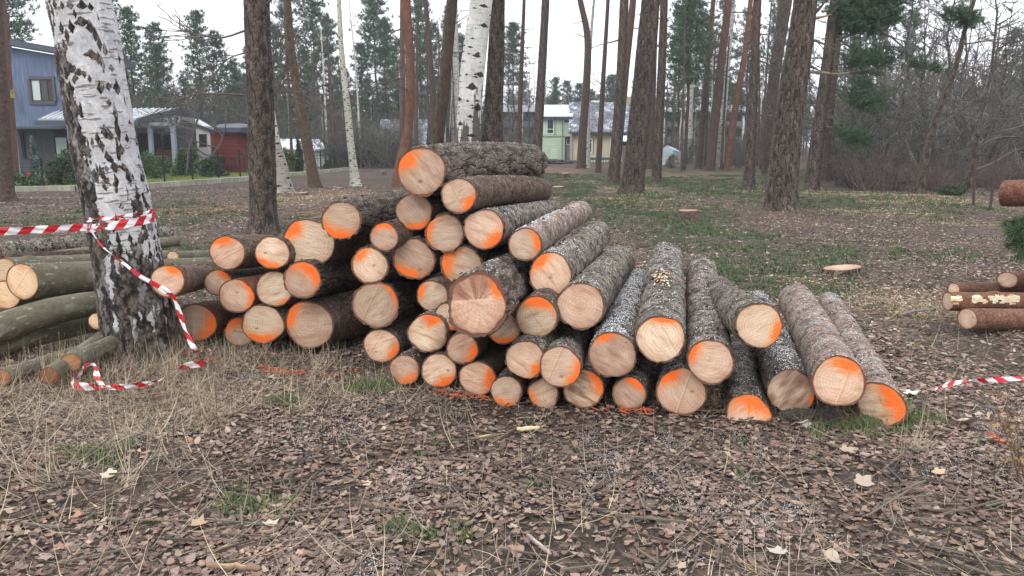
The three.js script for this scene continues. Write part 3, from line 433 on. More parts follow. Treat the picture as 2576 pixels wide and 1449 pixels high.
const PL = [ // x, y, height of the face; what it looks like
  [1060, 432, 122, { back: [1335, 408], off: .1, bark: 'furrow', paint: [[140, 40, .6]], rough: 1.5, tone: .2, snow: .05, ledge: -.004, ledgeA: .5, ledgeD: -.45, label: 'thickest log on the very top of the stack, rough dark bark, orange upper left edge' }],
  [1153, 492, 87, { back: [1360, 478], off: .12, bark: 'brown', tint: [1.35, 1.25, 1.15], paint: [[-35, 40, .55]], snow: .12, label: 'grey brown log under the right side of the topmost log, orange lower right band' }],
  [858, 555, 98, { back: [1075, 505], off: .05, bark: 'furrow', paint: [[-118, 62, .5]], rough: 1.2, label: 'dark barked log at the upper left of the stack, orange along the lower left' }],
  [1041, 533, 90, { off: .0, bark: 'brown', paint: [[-75, 50, .28]], pitch: 1, label: 'log directly below the topmost log, small knot above, faint orange at the bottom' }],
  [966, 596, 70, { off: .18, bark: 'brown', paint: [[95, 55, .34]], pitch: 0, label: 'thin log with orange top wedged under the dark upper left log' }],
  [1118, 587, 97, { off: .0, bark: 'furrow', paint: [[165, 42, .25]], label: 'log with a narrow orange left edge in the third row below the topmost log' }],
  [1217, 577, 99, { back: [1385, 535], off: .03, bark: 'scaly', paint: [[-45, 48, .5]], snow: .15, label: 'log with grey bark and an orange lower right streak below the second topmost log' }],
  [1320, 615, 82, { back: [1462, 533], off: .1, bark: 'flaky', paint: [[15, 48, .42]], snow: .5, label: 'slim log with pink grey bark and orange right edge, highest on the right slope' }],
  [1384, 690, 107, { back: [1500, 592], off: .02, bark: 'scaly', paint: [[130, 40, .5]], snow: .5, tint: [1.05, 1.05, 1], label: 'snow dusted log on the right slope with a broad orange upper left' }],
  [571, 636, 83, { yaw: 27, pitch: -5, off: 0, bark: 'brown', paint: [[108, 48, .45]], label: 'leftmost log of the upper left rows, orange at its top' }],
  [684, 636, 83, { yaw: 24, pitch: -4, off: -.02, bark: 'brown', paint: [[-112, 50, .4]], label: 'pale knotty log with orange bottom left of the square faced log' }],
  [776, 612, 122, { yaw: 22, pitch: 0, off: -.15, bark: 'brown', paint: [[140, 30, .5]], lumpy: 2.2, tone: 0, label: 'large square faced pale log with a streaky orange upper left corner' }],
  [930, 668, 93, { off: 0, bark: 'furrow', paint: [[130, 38, .5, .75]], label: 'log with a diagonal bright scratch and a faint orange upper left' }],
  [1040, 652, 105, { off: 0, bark: 'furrow', paint: [[-112, 48, .45, .85]], label: 'round log in mid stack with orange lower left and dark bark' }],
  [1160, 668, 104, { off: -.08, bark: 'furrow', paint: [[165, 60, .6, .85]], label: 'log with an orange left half partly hidden by the big protruding log' }],
  [421, 707, 79, { back: [540, 690], off: .72, bark: 'flaky', tint: [.6, .48, .42], paint: [[62, 32, .45]], label: 'knotty faced log beside the white birch, orange at upper right, crossed by the tape' }],
  [548, 712, 66, { yaw: 26, pitch: -3, off: -.05, bark: 'brown', paint: [[57, 42, .4]], label: 'small dull faced log with orange upper right, second from the birch' }],
  [1200, 767, 158, { back: [1335, 665], L: 2.3, off: .55, bark: 'furrow', rough: 1.7, paint: [[38, 22, .3]], tone: .15, half: [.12, .2], bt: .022, snow: .3, lumpy: 1.6, ledge: .004, ledgeA: .12, ledgeD: .2, label: 'biggest log, jutting out of mid stack, brown stepped cut and shaggy bark' }],
  [594, 745, 84, { yaw: 25, pitch: -3, off: .06, bark: 'orange', tint: [.7, .55, .45], paint: [[12, 58, .28]], label: 'log with an orange right crescent and red brown bark in the left rows' }],
  [689, 727, 87, { yaw: 24, pitch: -3, off: 0, bark: 'brown', paint: [[-62, 25, .25, .8]], label: 'dull log with a faint orange dab at the bottom, left of a half orange log' }],
  [760, 704, 92, { back: [1010, 660], off: .06, bark: 'furrow', paint: [[52, 75, .6]], label: 'log with orange over its whole upper right half and dark furrowed bark' }],
  [945, 767, 115, { back: [1150, 715], off: .05, bark: 'furrow', paint: [[33, 36, .17]], label: 'large pale log with a thin orange crescent at upper right, mid left of the stack' }],
  [1086, 744, 78, { off: 0, bark: 'brown', paint: [[155, 40, .4]], grey: .2, label: 'small log with an orange left dab just left of the big jutting log' }],
  [1128, 798, 72, { off: .02, bark: 'brown', paint: [[-85, 62, .28]], label: 'half hidden log with an orange bottom edge tucked under the big jutting log' }],
  [1350, 797, 104, { off: .02, bark: 'brown', paint: [[82, 60, .48]], snow: .1, label: 'log with a broad orange top and knots right of the big jutting log' }],
  [1460, 770, 118, { back: [1560, 655], off: .0, bark: 'scaly', tint: [.92, .94, .88], paint: [], snow: .35, rough: 1.3, tone: .12, label: 'log without any paint on its ringed face, on the right slope' }],
  [492, 812, 94, { yaw: 27, pitch: -3, off: .0, bark: 'orange', tint: [.62, .48, .4], paint: [[-20, 68, .5]], label: 'lowest log nearest the birch foot, orange right half, beside the hanging tape' }],
  [602, 835, 72, { yaw: 24, pitch: 0, off: .0, bark: 'brown', paint: [[90, 85, .6]], label: 'small bottom log with an orange upper half at the left end of the stack' }],
  [660, 815, 98, { yaw: 24, pitch: 0, off: .07, bark: 'brown', paint: [[-95, 58, .4]], lumpy: 1.6, tone: 0, label: 'pale bottom log with an orange lower rim and knots at the left end' }],
  [777, 817, 116, { yaw: 25, pitch: -1, off: .06, bark: 'flaky', tint: [.72, .6, .56], paint: [[150, 42, .38]], snow: .15, label: 'large bottom log with an orange upper left edge and a reddish bark side' }],
  [958, 870, 87, { off: .0, bark: 'scaly', tint: [.8, .75, .72], paint: [[-32, 38, .4]], label: 'log with an orange lower right dab above a small orange smeared bottom log' }],
  [1075, 838, 97, { off: .05, bark: 'scaly', paint: [[75, 32, .6]], snow: .2, tone: .25, grey: .15, label: 'log with an orange tongue running down from its top, left below the big log' }],
  [1266, 826, 84, { off: -.05, bark: 'brown', paint: [[-95, 62, .36]], label: 'log peeping out below the big jutting log, orange lower rim' }],
  [1162, 877, 79, { off: .05, bark: 'brown', paint: [[-22, 48, .5]], label: 'small log with an orange right side straight below the big jutting log' }],
  [1320, 905, 99, { off: .06, bark: 'scaly', paint: [[-36, 34, .45, .9]], snow: .2, tone: .22, label: 'log with a soft orange lower right patch beside a log with a lifted bark flap' }],
  [1408, 923, 104, { back: [1468, 815], off: .16, bark: 'scaly', paint: [[-20, 46, .38]], snow: .15, tone: .05, label: 'round pale log with orange right edge, standing out right of mid stack' }],
  [1017, 930, 75, { off: .1, bark: 'brown', tint: [1.15, 1.05, 1], paint: [[-70, 52, .6, .8]], snow: .2, tone: .2, label: 'leftmost log of the low front row, orange smear at the bottom' }],
  [1103, 933, 88, { off: .02, bark: 'scaly', tint: [.8, .72, .7], paint: [[-58, 45, .5]], snow: .2, label: 'bottom log with a dark crack and orange lower right, second of the low front row' }],
  [1200, 952, 89, { off: .0, bark: 'brown', paint: [[-4, 50, .6]], label: 'bottom log with a half orange right side, third of the low front row' }],
  [1272, 985, 80, { off: .02, bark: 'scaly', tint: [.85, .75, .7], paint: [[-100, 48, .45, .8]], tone: .15, label: 'small bottom log with a faint orange underside, fourth of the low front row' }],
  [1366, 990, 78, { off: .0, bark: 'brown', paint: [[-155, 42, .45, .7]], lumpy: 1.5, tone: .25, label: 'squat bottom log with faint orange left side, below the round pale log' }],
  [1467, 978, 100, { off: .0, bark: 'scaly', paint: [[25, 46, .45]], tone: .9, grey: .1, snow: .15, label: 'brownish bottom log with an orange upper right, partly behind the round pale log' }],
  [1540, 893, 117, { back: [1603, 715], off: .05, bark: 'scaly', tint: [.9, .9, .92], paint: [[110, 32, .28]], snow: 1.6, tone: .3, grey: .15, label: 'log with the heaviest snow along its bark and a short orange top edge' }],
  [1661, 853, 121, { back: [1675, 648], off: .1, bark: 'scaly', paint: [[86, 40, .22]], snow: .4, tone: .12, bend: 0, label: 'long steep log with a white torn bark scar and a thin orange top edge' }],
  [1787, 910, 114, { back: [1764, 680], off: .12, bark: 'scaly', tint: [1.02, .97, .93], paint: [[155, 32, .35]], snow: .35, tone: .12, label: 'long log with an orange left edge, right neighbour of the torn bark log' }],
  [1582, 990, 84, { off: .0, bark: 'scaly', tint: [.85, .8, .78], paint: [[60, 46, .5]], snow: .5, label: 'small bottom log with an orange top right below the snowiest log' }],
  [1714, 986, 120, { back: [1720, 870], off: .02, bark: 'scaly', paint: [[130, 36, .45]], snow: 1, lumpy: 1.4, tone: .1, label: 'wide bottom log with an orange upper left below the two long steep logs' }],
  [1909, 819, 113, { back: [1800, 735], L: 1.7, off: .22, bark: 'scaly', tint: [.85, .82, .78], paint: [[-18, 42, .35]], snow: .1, tone: 0, turn: .75, label: 'log lying askew on the right end with a bright round face and orange right edge' }],
  [1882, 1048, 108, { back: [1848, 860], off: .04, bark: 'scaly', paint: [[72, 75, .75]], snow: .7, nf: [0, .35, 0], label: 'log half sunk in the leaves with an orange top, right of the wide bottom log' }],
  [1990, 985, 112, { back: [1903, 765], off: .0, bark: 'scaly', tint: [.75, .72, .72], paint: [[-18, 14, .2]], snow: 1.2, tone: .9, grey: .35, nf: [0, .12, 0], label: 'log with a dark diagonal sawn face behind a clod of earth' }],
  [2110, 960, 126, { back: [2000, 752], off: .22, bark: 'flaky', paint: [[72, 44, .55, .9]], snow: .25, tone: .08, label: 'rightmost raised log with pink grey bark and a broad orange top' }],
  [2216, 1018, 104, { back: [2085, 765], off: .05, bark: 'flaky', tint: [.95, .95, .95], paint: [[28, 78, .85]], snow: .4, tone: .3, turn: 0, nf: [-.85, .28, 0], label: 'last log at the right end, cut at a slant, half its face bright orange' }],
];
for (const [x, y, s, o] of PL) pineLog(x, y, s, o);
{ // pale torn wood on the long steep log, and a bark flap
  const lg = scene.children.find((o) => o.userData.label?.includes('torn bark scar')), d = REST[43], mb = new MB(), r = rng(3), q = lg.quaternion.clone().invert(), upl = V(0, 1, 0).applyQuaternion(q), th0 = atan2(upl.y, upl.x);
  for (let k = 0; k < 130; k++) { const s = 1.0 + r.n() * .28, th = th0 + r.n() * .42 + (s - 1) * .5, rr = d.R * 1.02 + .014, l = r.r(.03, .1), w = r.r(.004, .012), p = V(cos(th) * rr, sin(th) * rr, -s), e1 = V(-sin(th), cos(th), 0), up = V(cos(th), sin(th), 0), col = r.pick([[.8, .68, .5], [.7, .52, .33], [.5, .24, .1], [.85, .76, .62]]); mb.quad(p.clone().addScaledVector(e1, -w), p.clone().addScaledVector(e1, w), p.clone().addScaledVector(e1, w * .5).addScaledVector(up, .012).add(V(0, 0, l)), p.clone().addScaledVector(e1, -w * .5).addScaledVector(up, .01).add(V(0, 0, l)), col); }
  tag(mb.build('torn_wood', M.plain, lg), 'pale splintered wood where the bark is torn off', null, null, 'stuff');
}
// ---------- alder logs at the left ----------
function looseLog(name, label, group, c, end, R, o) { // from a face centre to a far end, both places
  const A = end.clone().sub(c), L = A.length(); A.normalize(); const toCam = E.clone().sub(c).setY(.1).normalize(), k = o.turn ?? .3, nF = A.clone().negate().multiplyScalar(1 - k).addScaledVector(toCam, k).normalize(), seed = 200 + cells;
  return logBody({ c, A, nF, R, L, seed, cell: o.cell ?? woodCell({ seed, kind: o.kind ?? 'alder', tone: o.tone ?? 0, paint: o.paint ?? [] }), rear: rearCell, loose: 0, lumpy: .7, na: 40, ...o }, name, label, group);
}
{
  const G = 'smooth barked logs heaped left of the birch', a = (x0, y0, d0, x1, y1, d1, px, label, o = {}) => looseLog('alder_log', label, G, at(x0, y0, d0), at(x1, y1, d1), px / 2 / F * d0, { bark: 'alder', ...o });
  a(55, 708, 6.15, 565, 672, 7.3, 90, 'thick olive barked log running from a pale face past the birch to the stack', { taper: .3, turn: .4, snow: .06 });
  a(8, 682, 6.35, 420, 655, 7.8, 66, 'pale end grain log cut off by the photo edge, above the thick olive log', { turn: .4 });
  a(12, 742, 6.2, 420, 770, 7.9, 72, 'yellowish end grain log leaning below the thick olive log face', { turn: .4, tone: .15 });
  a(-70, 856, 5.7, 330, 758, 6.5, 78, 'arched grey log bending over the dark hollow of the heap', { bend: .07, turn: .4, tone: .7, taper: .15 });
  a(-60, 890, 5.8, 290, 800, 6.7, 64, 'dark curved log along the shadowed hollow of the heap', { bend: .03 });
  a(3, 950, 5.2, 215, 880, 6.1, 44, 'thin grey log at the lower left corner of the heap with a rusty cut end', { tone: .9, turn: .36 });
  a(122, 946, 5.15, 300, 822, 6.2, 46, 'thin log with a rusty brown cut end lying towards the birch foot', { tone: 1 });
  a(177, 912, 5.3, 330, 842, 6.1, 48, 'short grey log with a bright orange brown heart beside the birch foot', { tone: .75, turn: .4 });
  a(243, 808, 6.0, 420, 786, 7.2, 42, 'small pale log end poking out from behind the birch', { turn: .36 });
  a(-40, 640, 7.6, 425, 588, 9.2, 52, 'grey flaky log across the top of the heap, behind the tape', { bark: 'scaly', taper: .1 });
  a(-30, 672, 7.2, 445, 606, 8.8, 40, 'slender grey log slanting up behind the thick olive log', { taper: .2, snow: .1 });
  a(-40, 655, 7.0, 250, 640, 7.6, 30, 'thin brown grey log between the flaky log and the thick olive log', { bark: 'brown', tint: [1.1, 1.1, 1.05] });
  a(434, 646, 7.6, 620, 640, 9, 30, 'small pale log end showing between the birch and the upper left logs', { turn: .36 });
  a(-60, 800, 6.4, 330, 735, 7.2, 80, 'hidden thick log in the heart of the heap', { cell: rearCell });
  a(-80, 905, 6.2, 300, 850, 7, 60, 'dark log at the bottom of the heap behind the thin grey ones', { cell: rearCell });
}
{ // a dab of marking paint on the thick olive log
  const lg = scene.children.find((o) => o.userData.label?.includes('thick olive barked')), a = at(55, 708, 6.15), b = at(565, 672, 7.3), s = b.clone().sub(a), L = s.length(), f = .8, p = a.clone().addScaledVector(s, f), R = 45 / F * 6.15 * (1 - .3 * f) + .006, inv = lg.quaternion.clone().invert(), q = p.clone().sub(lg.position).applyQuaternion(inv), n = E.clone().sub(p).setY(E.y - p.y + 1.2).normalize().applyQuaternion(inv), th = atan2(n.y, n.x), mb = new MB(), r = rng(5);
  for (let k = 0; k < 26; k++) { const t = th + r.n() * .16, z = q.z + r.n() * .05, e1 = V(-sin(t), cos(t), 0), c0 = V(q.x + cos(t) * R, q.y + sin(t) * R, z), w = r.r(.006, .014); mb.quad(c0.clone().addScaledVector(e1, -w).add(V(0, 0, -w)), c0.clone().addScaledVector(e1, w).add(V(0, 0, -w)), c0.clone().addScaledVector(e1, w).add(V(0, 0, w)), c0.clone().addScaledVector(e1, -w).add(V(0, 0, w)), r.pick([[.95, .17, .02], [.85, .2, .05], [1, .28, .08]])); } tag(mb.build('paint_spot', M.plain, lg), 'orange paint dab on the olive bark', null, null, 'stuff');
}
{ // reddish logs at the right edge, going on outside the picture
  const G = 'reddish logs at the right edge', a = (x0, y0, d0, x1, y1, d1, px, label, o = {}) => looseLog('red_log', label, G, at(x0, y0, d0), at(x1, y1, d1), px / 2 / F * d0, { kind: 'pine', bark: 'orange', rough: 2, na: 44, ...o });
  a(2432, 802, 6.7, 3000, 806, 7.0, 54, 'red brown log lowest at the right edge');
  a(2383, 758, 6.9, 3000, 763, 7.1, 48, 'red log with pale debarked patches at the right edge', { tint: [1.1, 1, .85], turn: 0 });
  a(2398, 728, 7.3, 3000, 722, 7.6, 34, 'dull red log behind the debarked one at the right edge', { tint: [.75, .72, .75] });
  a(2533, 704, 7.2, 3050, 694, 7.4, 40, 'short cut grey red log with a pale eye shaped face at the right edge', { tint: [.8, .75, .75], turn: .7 });
  a(2526, 487, 6.9, 3000, 482, 5.9, 66, 'mottled red log end high at the right edge', { tint: [.72, .6, .56], turn: 0, cell: woodCell({ seed: 771, tone: 1, grey: .3 }) });
  for (const [y, px] of [[540, 60], [600, 64], [655, 62]]) a(2640, y, 6.5, 3100, y, 6.8, px, 'red log under the mottled log just beyond the right edge', { cell: rearCell });
  const lg = scene.children.find((o) => o.userData.label?.includes('debarked patches')), mb = new MB(), r = rng(8), R = 24 / F * 6.9; // bare patches
  const q = lg.quaternion.clone().invert(), toC = E.clone().sub(lg.position).normalize().applyQuaternion(q), th0 = atan2(toC.y, toC.x);
  for (const [s0, n, w] of [[.26, 26, .05], [.52, 50, .09], [.05, 12, .04], [.4, 14, .05]]) for (let k = 0; k < n; k++) { const s = s0 + r.n() * w, th = th0 + .3 + r.n() * .45, rr = R + .006, l = r.r(.02, .06), h = r.r(.006, .014), p = V(cos(th) * rr, sin(th) * rr, -s), e1 = V(-sin(th), cos(th), 0); mb.quad(p.clone().addScaledVector(e1, -h), p.clone().addScaledVector(e1, h), p.clone().addScaledVector(e1, h).add(V(0, 0, l)), p.clone().addScaledVector(e1, -h).add(V(0, 0, l)), r.pick([[.72, .58, .38], [.6, .42, .24], [.8, .7, .52]])); }
  tag(mb.build('bare_wood', M.plain, lg), 'pale wood where the bark is gone', null, null, 'stuff');
}
// ---------- stumps, sticks, stones ----------
function stump(x, y, px, h, label, o = {}) {
  const p = ground(x, y), R = sizeAt(px / 2, p), seed = 400 + cells;
  return logBody({ c: p.clone().add(V(0, h, 0)), A: V(o.lean ?? .03, -1, o.leanz ?? 0).normalize(), nF: V(o.tx ?? -.03, 1, o.tz ?? .03).normalize(), R, L: h + .06, seed, taper: -.22, bark: o.bark ?? 'furrow', cell: woodCell({ seed, tone: o.tone ?? .3, grey: .25 }), rear: rearCell, category: 'tree stump', loose: .3, na: 48, rough: 1.2, bt: .012, ...o.log }, 'tree_stump', label, 'fresh stumps in the clearing');
}
stump(2117, 690, 92, .09, 'low stump with a slanting pale cut on the grass right of the stack', { tx: -.12, tz: -.02, tone: .35 });
stump(1730, 548, 50, .17, 'weathered brown stump in the grass behind the stack', { tone: .9, bark: 'brown' });
stump(1421, 446, 26, .2, 'white topped stump in front of the green house', { tone: -.3 });
stump(1403, 474, 30, .07, 'thin cut slab stump just above the end of the second topmost log', { tone: .2 });
stump(2116, 449, 34, .22, 'bright topped stump at the foot of the right pine pair');
stump(757, 492, 34, .09, 'small dark stump with pale top between the left pine and the stack', { tone: 1, log: { bark: 'brown' } });
stump(855, 478, 20, .08, 'little brown stump near the thin birch', { tone: .7, bark: 'brown' });
stump(962, 440, 16, .2, 'small stump beside the yard corner left of the topmost log', { tone: .3 });
{
  const stick = (x0, y0, x1, y1, px, label, col, o = {}) => { const a = ground(x0, y0), b = ground(x1, y1), R = sizeAt(px / 2, a), t = thing('stick', label, 'stick', a, 'sticks on the leaves'), mb = new MB(a), r = rng(x0), pts = [], rr = []; for (let k = 0; k <= 9; k++) { const p = a.clone().lerp(b, k / 9); p.y = gh(p.x, p.z) + R * .9 + .015 + (o.lift ?? 0) * sin(k / 9 * PI) + r.n() * R * .35; p.z += r.n() * R * .5; pts.push(p); rr.push(R * (k === 0 || k === 9 ? .55 : r.r(.8, 1.1))); } mb.tube(pts, rr, 9, { su: .3, sv: .3, color: () => { const k = r.r(.75, 1.15); return col.map((c) => c * k); } }); mb.build('wood', o.mat ?? M.plain, t); if (o.split) { const s2 = new MB(a); s2.tube(pts.slice(2, 8).map((p) => p.clone().add(V(0, R * .6, R * .25))), [.2, .5, .6, .5, .45, .1].map((k) => k * R), 7, { color: o.split }); s2.build('bare_wood', M.plain, t); } };
  stick(1183, 1116, 1262, 1102, 9, 'dark mossy stick on the leaves below mid stack', [.16, .14, .08], { split: [.5, .38, .2] });
  stick(1300, 1092, 1357, 1088, 13, 'pale splintered chunk of wood below the bottom logs', [.62, .48, .28], { split: [.7, .55, .34] });
  stick(1325, 1358, 1385, 1408, 11, 'grey peeling stick among the leaves at the bottom of the photo', [.3, .25, .22], { split: [.5, .42, .34] });
  stick(520, 1441, 655, 1446, 17, 'brown branch piece lying on the bottom edge', [.26, .17, .11], { split: [.4, .27, .17] });
  stick(735, 977, 790, 1010, 6, 'thin dark stick poking over the tape loop', [.06, .05, .045], { lift: .02 });
  stick(2260, 800, 2345, 785, 9, 'broken grey branch in the straw right of the stack', [.2, .18, .16]);
  const clod = (x, y, px, name, label, cat, col, sq, gr) => { const p = ground(x, y), R = sizeAt(px / 2, p), g = new THREE.IcosahedronGeometry(R, 14), q = g.attributes.position, cc = []; for (let i = 0; i < q.count; i++) { const v = V(q.getX(i), q.getY(i), q.getZ(i)), n = v.clone().normalize(), k = 1 + gr * (fb(n.x * 2.3 + x, n.y * 2.3 + n.z * 3, 181, 4)) + gr * .75 * fb(n.x * 8, n.y * 8 + n.z * 6, 182, 4, .65); v.multiplyScalar(k); v.y *= sq; q.setXYZ(i, v.x, v.y, v.z); const w = .6 + .8 * hash(i, 3, 4) * (hash(i, 9, 9) < .08 ? 4 : 1); cc.push(col[0] * w, col[1] * w, col[2] * w); } g.setAttribute('color', new THREE.Float32BufferAttribute(cc, 3)); g.deleteAttribute('normal'); g.computeVertexNormals(); const m = mesh(g, M.plain, name); m.position.copy(p).add(V(0, R * sq * .4, 0)); return tag(m, label, cat); };
  clod(2004, 1056, 80, 'earth_clod', 'dark clod of frosty earth in front of the dark sawn log', 'clod', [.05, .042, .036], .62, .35);
  clod(2072, 1052, 96, 'earth_clod', 'low lump of dark soil under the rightmost raised log', 'clod', [.055, .045, .038], .35, .35);
  clod(2178, 1070, 66, 'moss_cushion', 'mossy sod in front of the slanted orange log', 'moss', [.06, .078, .03], .45, .5);
  clod(2030, 1076, 26, 'pale_stone', 'small pale stone beside the dark clod', 'stone', [.42, .38, .34], .9, .12);
  clod(1395, 412, 110, 'soil_bank', 'dark bank of dug soil below the green house', 'soil bank', [.035, .026, .022], .13, .5);
}
// ---------- the birch in front ----------
{
  const p = ground(345, 893), z = p.z + .0, cen = (x, y) => onZ(x, y, z), st = [[355, 905, 250], [355, 880, 205], [352, 850, 180], [345, 800, 172], [328, 700, 162], [303, 550, 160], [286, 470, 156], [269, 400, 153], [246, 270, 154], [232, 184, 154], [220, 100, 153], [198, 0, 150], [150, -220, 142], [110, -420, 136], [40, -800, 120]];
  const pts = st.map(([x, y]) => cen(x, y)), rr = st.map(([, , w], k) => sizeAt(w / 2, pts[k])), path = [], rad_ = [];
  const cv = new THREE.CatmullRomCurve3(pts, false, 'centripetal'), N = 420; for (let k = 0; k <= N; k++) { const t = k / N; path.push(cv.getPoint(t)); const f = t * (pts.length - 1), i = min(pts.length - 2, floor(f)); rad_.push(lerp(rr[i], rr[i + 1], f - i)); }
  let len = 0; for (let k = 1; k <= N; k++) len += path[k].distanceTo(path[k - 1]);
  // marks as in the photograph: place seen, width, height; 0.75 of the way round faces the camera
  const h0 = path[0].y, hAt = (y) => cen(300, y).y - h0, marks = [[202, 171, 58, 44], [226, 202, 11, 18], [250, 191, 11, 18], [262, 202, 10, 18], [238, 185, 30, 16], [211, 237, 15, 30], [283, 226, 13, 30], [297, 222, 9, 20], [309, 224, 8, 34], [240, 64, 34, 20], [218, 75, 16, 30], [208, 96, 14, 34], [200, 125, 18, 36], [190, 150, 20, 36], [258, 78, 16, 28], [268, 96, 11, 32], [276, 116, 9, 36], [262, 140, 30, 18], [276, 150, 14, 28], [284, 166, 9, 34], [150, 25, 16, 42], [175, 15, 14, 30], [195, 20, 12, 20], [215, 22, 18, 20], [240, 25, 24, 20], [226, 46, 9, 20], [256, 30, 10, 18], [160, 70, 10, 50], [242, 351, 12, 30], [250, 364, 11, 24], [260, 355, 6, 18], [271, 357, 8, 28], [282, 348, 12, 30], [291, 366, 12, 28], [297, 333, 16, 30], [306, 341, 14, 22], [318, 330, 9, 60], [303, 394, 13, 26], [247, 405, 18, 28], [266, 403, 7, 14], [282, 420, 7, 22], [304, 425, 9, 18], [319, 423, 15, 30], [322, 380, 8, 60], [312, 290, 7, 50], [300, 262, 8, 14], [246, 292, 12, 8], [236, 345, 20, 40], [228, 320, 14, 40], [205, 290, 12, 60], [345, 450, 10, 40]];
  const mk = marks.map(([x, y, w, h]) => { const i = max(1, st.findIndex((q) => q[1] < y)), a = st[i - 1], b = st[i], t = (a[1] - y) / (a[1] - b[1]), cx = lerp(a[0], b[0], t), ww = lerp(a[2], b[2], t), dd = clamp((x - cx) / ww * 2, -.95, .95); return [.75 + Math.asin(dd) / (2 * PI), hAt(y), w / ww / PI * .52 / sqrt(max(.15, 1 - dd * dd)), sizeAt(h * .55, pts[5])]; });
  const hb = hAt(150), hm = hAt(330), hl = hAt(420), TH = 3.2, tb = relief(768, 1536, (u, v) => {
    const h = v * TH, wx = fb(u * 30, h * 22, 201, 3), jag = pf(u * 60, h * 30, 60, 999, 209, 3, .6), vert = pf(u * 18 + .6 * wx, h * 6, 18, 999, 202, 3, .5), vert2 = pf(u * 34 + .7 * wx, h * 15, 34, 999, 203, 3, .5), d = sin((u - .75) * 2 * PI), front = cos((u - .75) * 2 * PI) > -.25;
    const ed = lerp(-.5, -.16, smooth(hb, hm, h)) + .16 * fb(h * 5, 3, 210, 3); let m = front ? (ed - d) * 1.6 + .55 * vert + .4 * vert2 : vert - .1; if (h > hb) m -= smooth(hb, hb + .25, h) * .7;
    const ramp = h > hl ? -.75 : lerp(.5, -.42, smooth(.1, hl, h)); m = max(m, .75 * vert + .75 * pf(u * 40 + .8 * wx, h * 7, 40, 999, 213, 3, .5) + .2 * vert2 + .15 * wx + ramp);
    for (const [mu, mh, mw, ml] of mk) { const du = abs(u - mu); if (du > mw * 1.6) continue; const dx = du / mw, dy = abs(h - mh + .25 * mw * 1.3 * (dx < 1 ? dx : 1)) / ml; m = max(m, (1 - dx - dy * .9) * .8 + .22 * jag + .1 * wx); }
    const zone = smooth(hAt(300), hAt(440), h) * .55 + .4 * smooth(.1, -.5, d) * (front ? 1 : .3) + .25 * smooth(.55, .85, d); m = max(m, lens(u, v, 22, 46, 221, .75 * zone, .14, .4, .3, .9) * .8 + .25 * jag);
    const dk = smooth(.0, .07, m), rid = pf(u * 50 + wx, h * 12, 50, 999, 205, 4, .6), fine = pf(u * 90, h * 40, 90, 999, 206, 3), lines = pf(u * 14, h * 60, 14, 999, 207, 3, .6), pat = pf(u * 9, h * 7, 9, 999, 208, 4), gr = smooth(.2, .32, pf(u * 40 + .8 * wx, h * 7, 40, 999, 211, 3));
    let c = mixc([166, 165, 166], [196, 195, 193], clamp(.5 + 1.1 * pat + .3 * lines)); c = mixc(c, [138, 138, 143], smooth(.1, .5, pat) * .5); c = mixc(c, [98, 90, 85], smooth(.24, .42, lines) * .8);
    const dkc = mixc(mixc([24, 21, 19], [96, 86, 78], clamp(.45 + 1.3 * rid + .5 * fine)), [138, 136, 136], gr * .7); const k = 1 + .14 * fine; c = mixc(c, dkc, dk);
    return [clamp(.42 + dk * (.2 + .6 * rid) - .3 * smooth(-.02, .03, m) * smooth(.1, .03, m) + .06 * lines + .04 * fine), c[0] * k, c[1] * k, c[2] * k];
  });
  const t = thing('birch_tree', 'thick white birch with black cracked foot, wrapped in red and white tape', 'birch tree', V(p.x, path[0].y, p.z)), mb = new MB(t.position);
  // turn: the seam lies at the back; the stem's own side vector starts along +x
  mb.tube(path, rad_, 180, { su: 99, sv: TH, disp: (fr, al) => (tb.sample(fr, al / TH) - .45) * .02, cap: false, squash: 1 });
  const bigMat = barkMat(tb, .016); barks.bigbirch = [tb, bigMat, 99, 7.4, .03]; mb.build('trunk', bigMat, t);
  const br = new MB(t.position), r = rng(4); for (let k = 0; k < 9; k++) { const q = path[N - 40 - k * 4].clone(), a = r() * 6.3; br.tube([q, q.clone().add(V(cos(a) * .5, .5, sin(a) * .5)), q.clone().add(V(cos(a) * 1.2, 1.5, sin(a) * 1.2))], [.045, .03, .012], 6, { color: [.12, .1, .09] }); } br.build('branch', M.plain, t);
}
// ---------- trees ----------
function grow(mb, p, dir, len, r0, n, o, q) { // a bare branch with its twigs
  const pts = [p.clone()], rr = [r0], d = dir.clone().normalize(), st = len / n; let c = p.clone();
  for (let k = 1; k <= n; k++) { d.x += q.n() * o.wob; d.y += q.n() * o.wob + o.lift * (k / n) + (o.sag ?? 0) * (1 - k / n); d.z += q.n() * o.wob; d.normalize(); c = c.clone().addScaledVector(d, st); pts.push(c); rr.push(max(o.rmin, r0 * (1 - k / n * .85))); }
  mb.tube(pts, rr, o.sides ?? 4, { color: typeof o.color === 'function' ? o.color(q) : o.color, cap: false, su: .5, sv: .8 });
  if (o.depth > 0) { const kids = Math.round(o.kids * len); for (let k = 0; k < kids; k++) { const t = q.r(o.from ?? .25, 1), i = min(n - 1, floor(t * n)), b = pts[i].clone().lerp(pts[i + 1], t * n - i), s = V(q.n(), q.n() * .8 + (o.up ?? .1), q.n()).normalize(); const cd = pts[i + 1].clone().sub(pts[i]).normalize().multiplyScalar(.7).add(s).normalize(); grow(mb, b, cd, len * q.r(.25, .55) * (1.1 - t * .5), max(o.rmin, rr[i] * .5), max(2, n - 1), { ...o, depth: o.depth - 1, sides: 3 }, q); } }
  return pts;
}
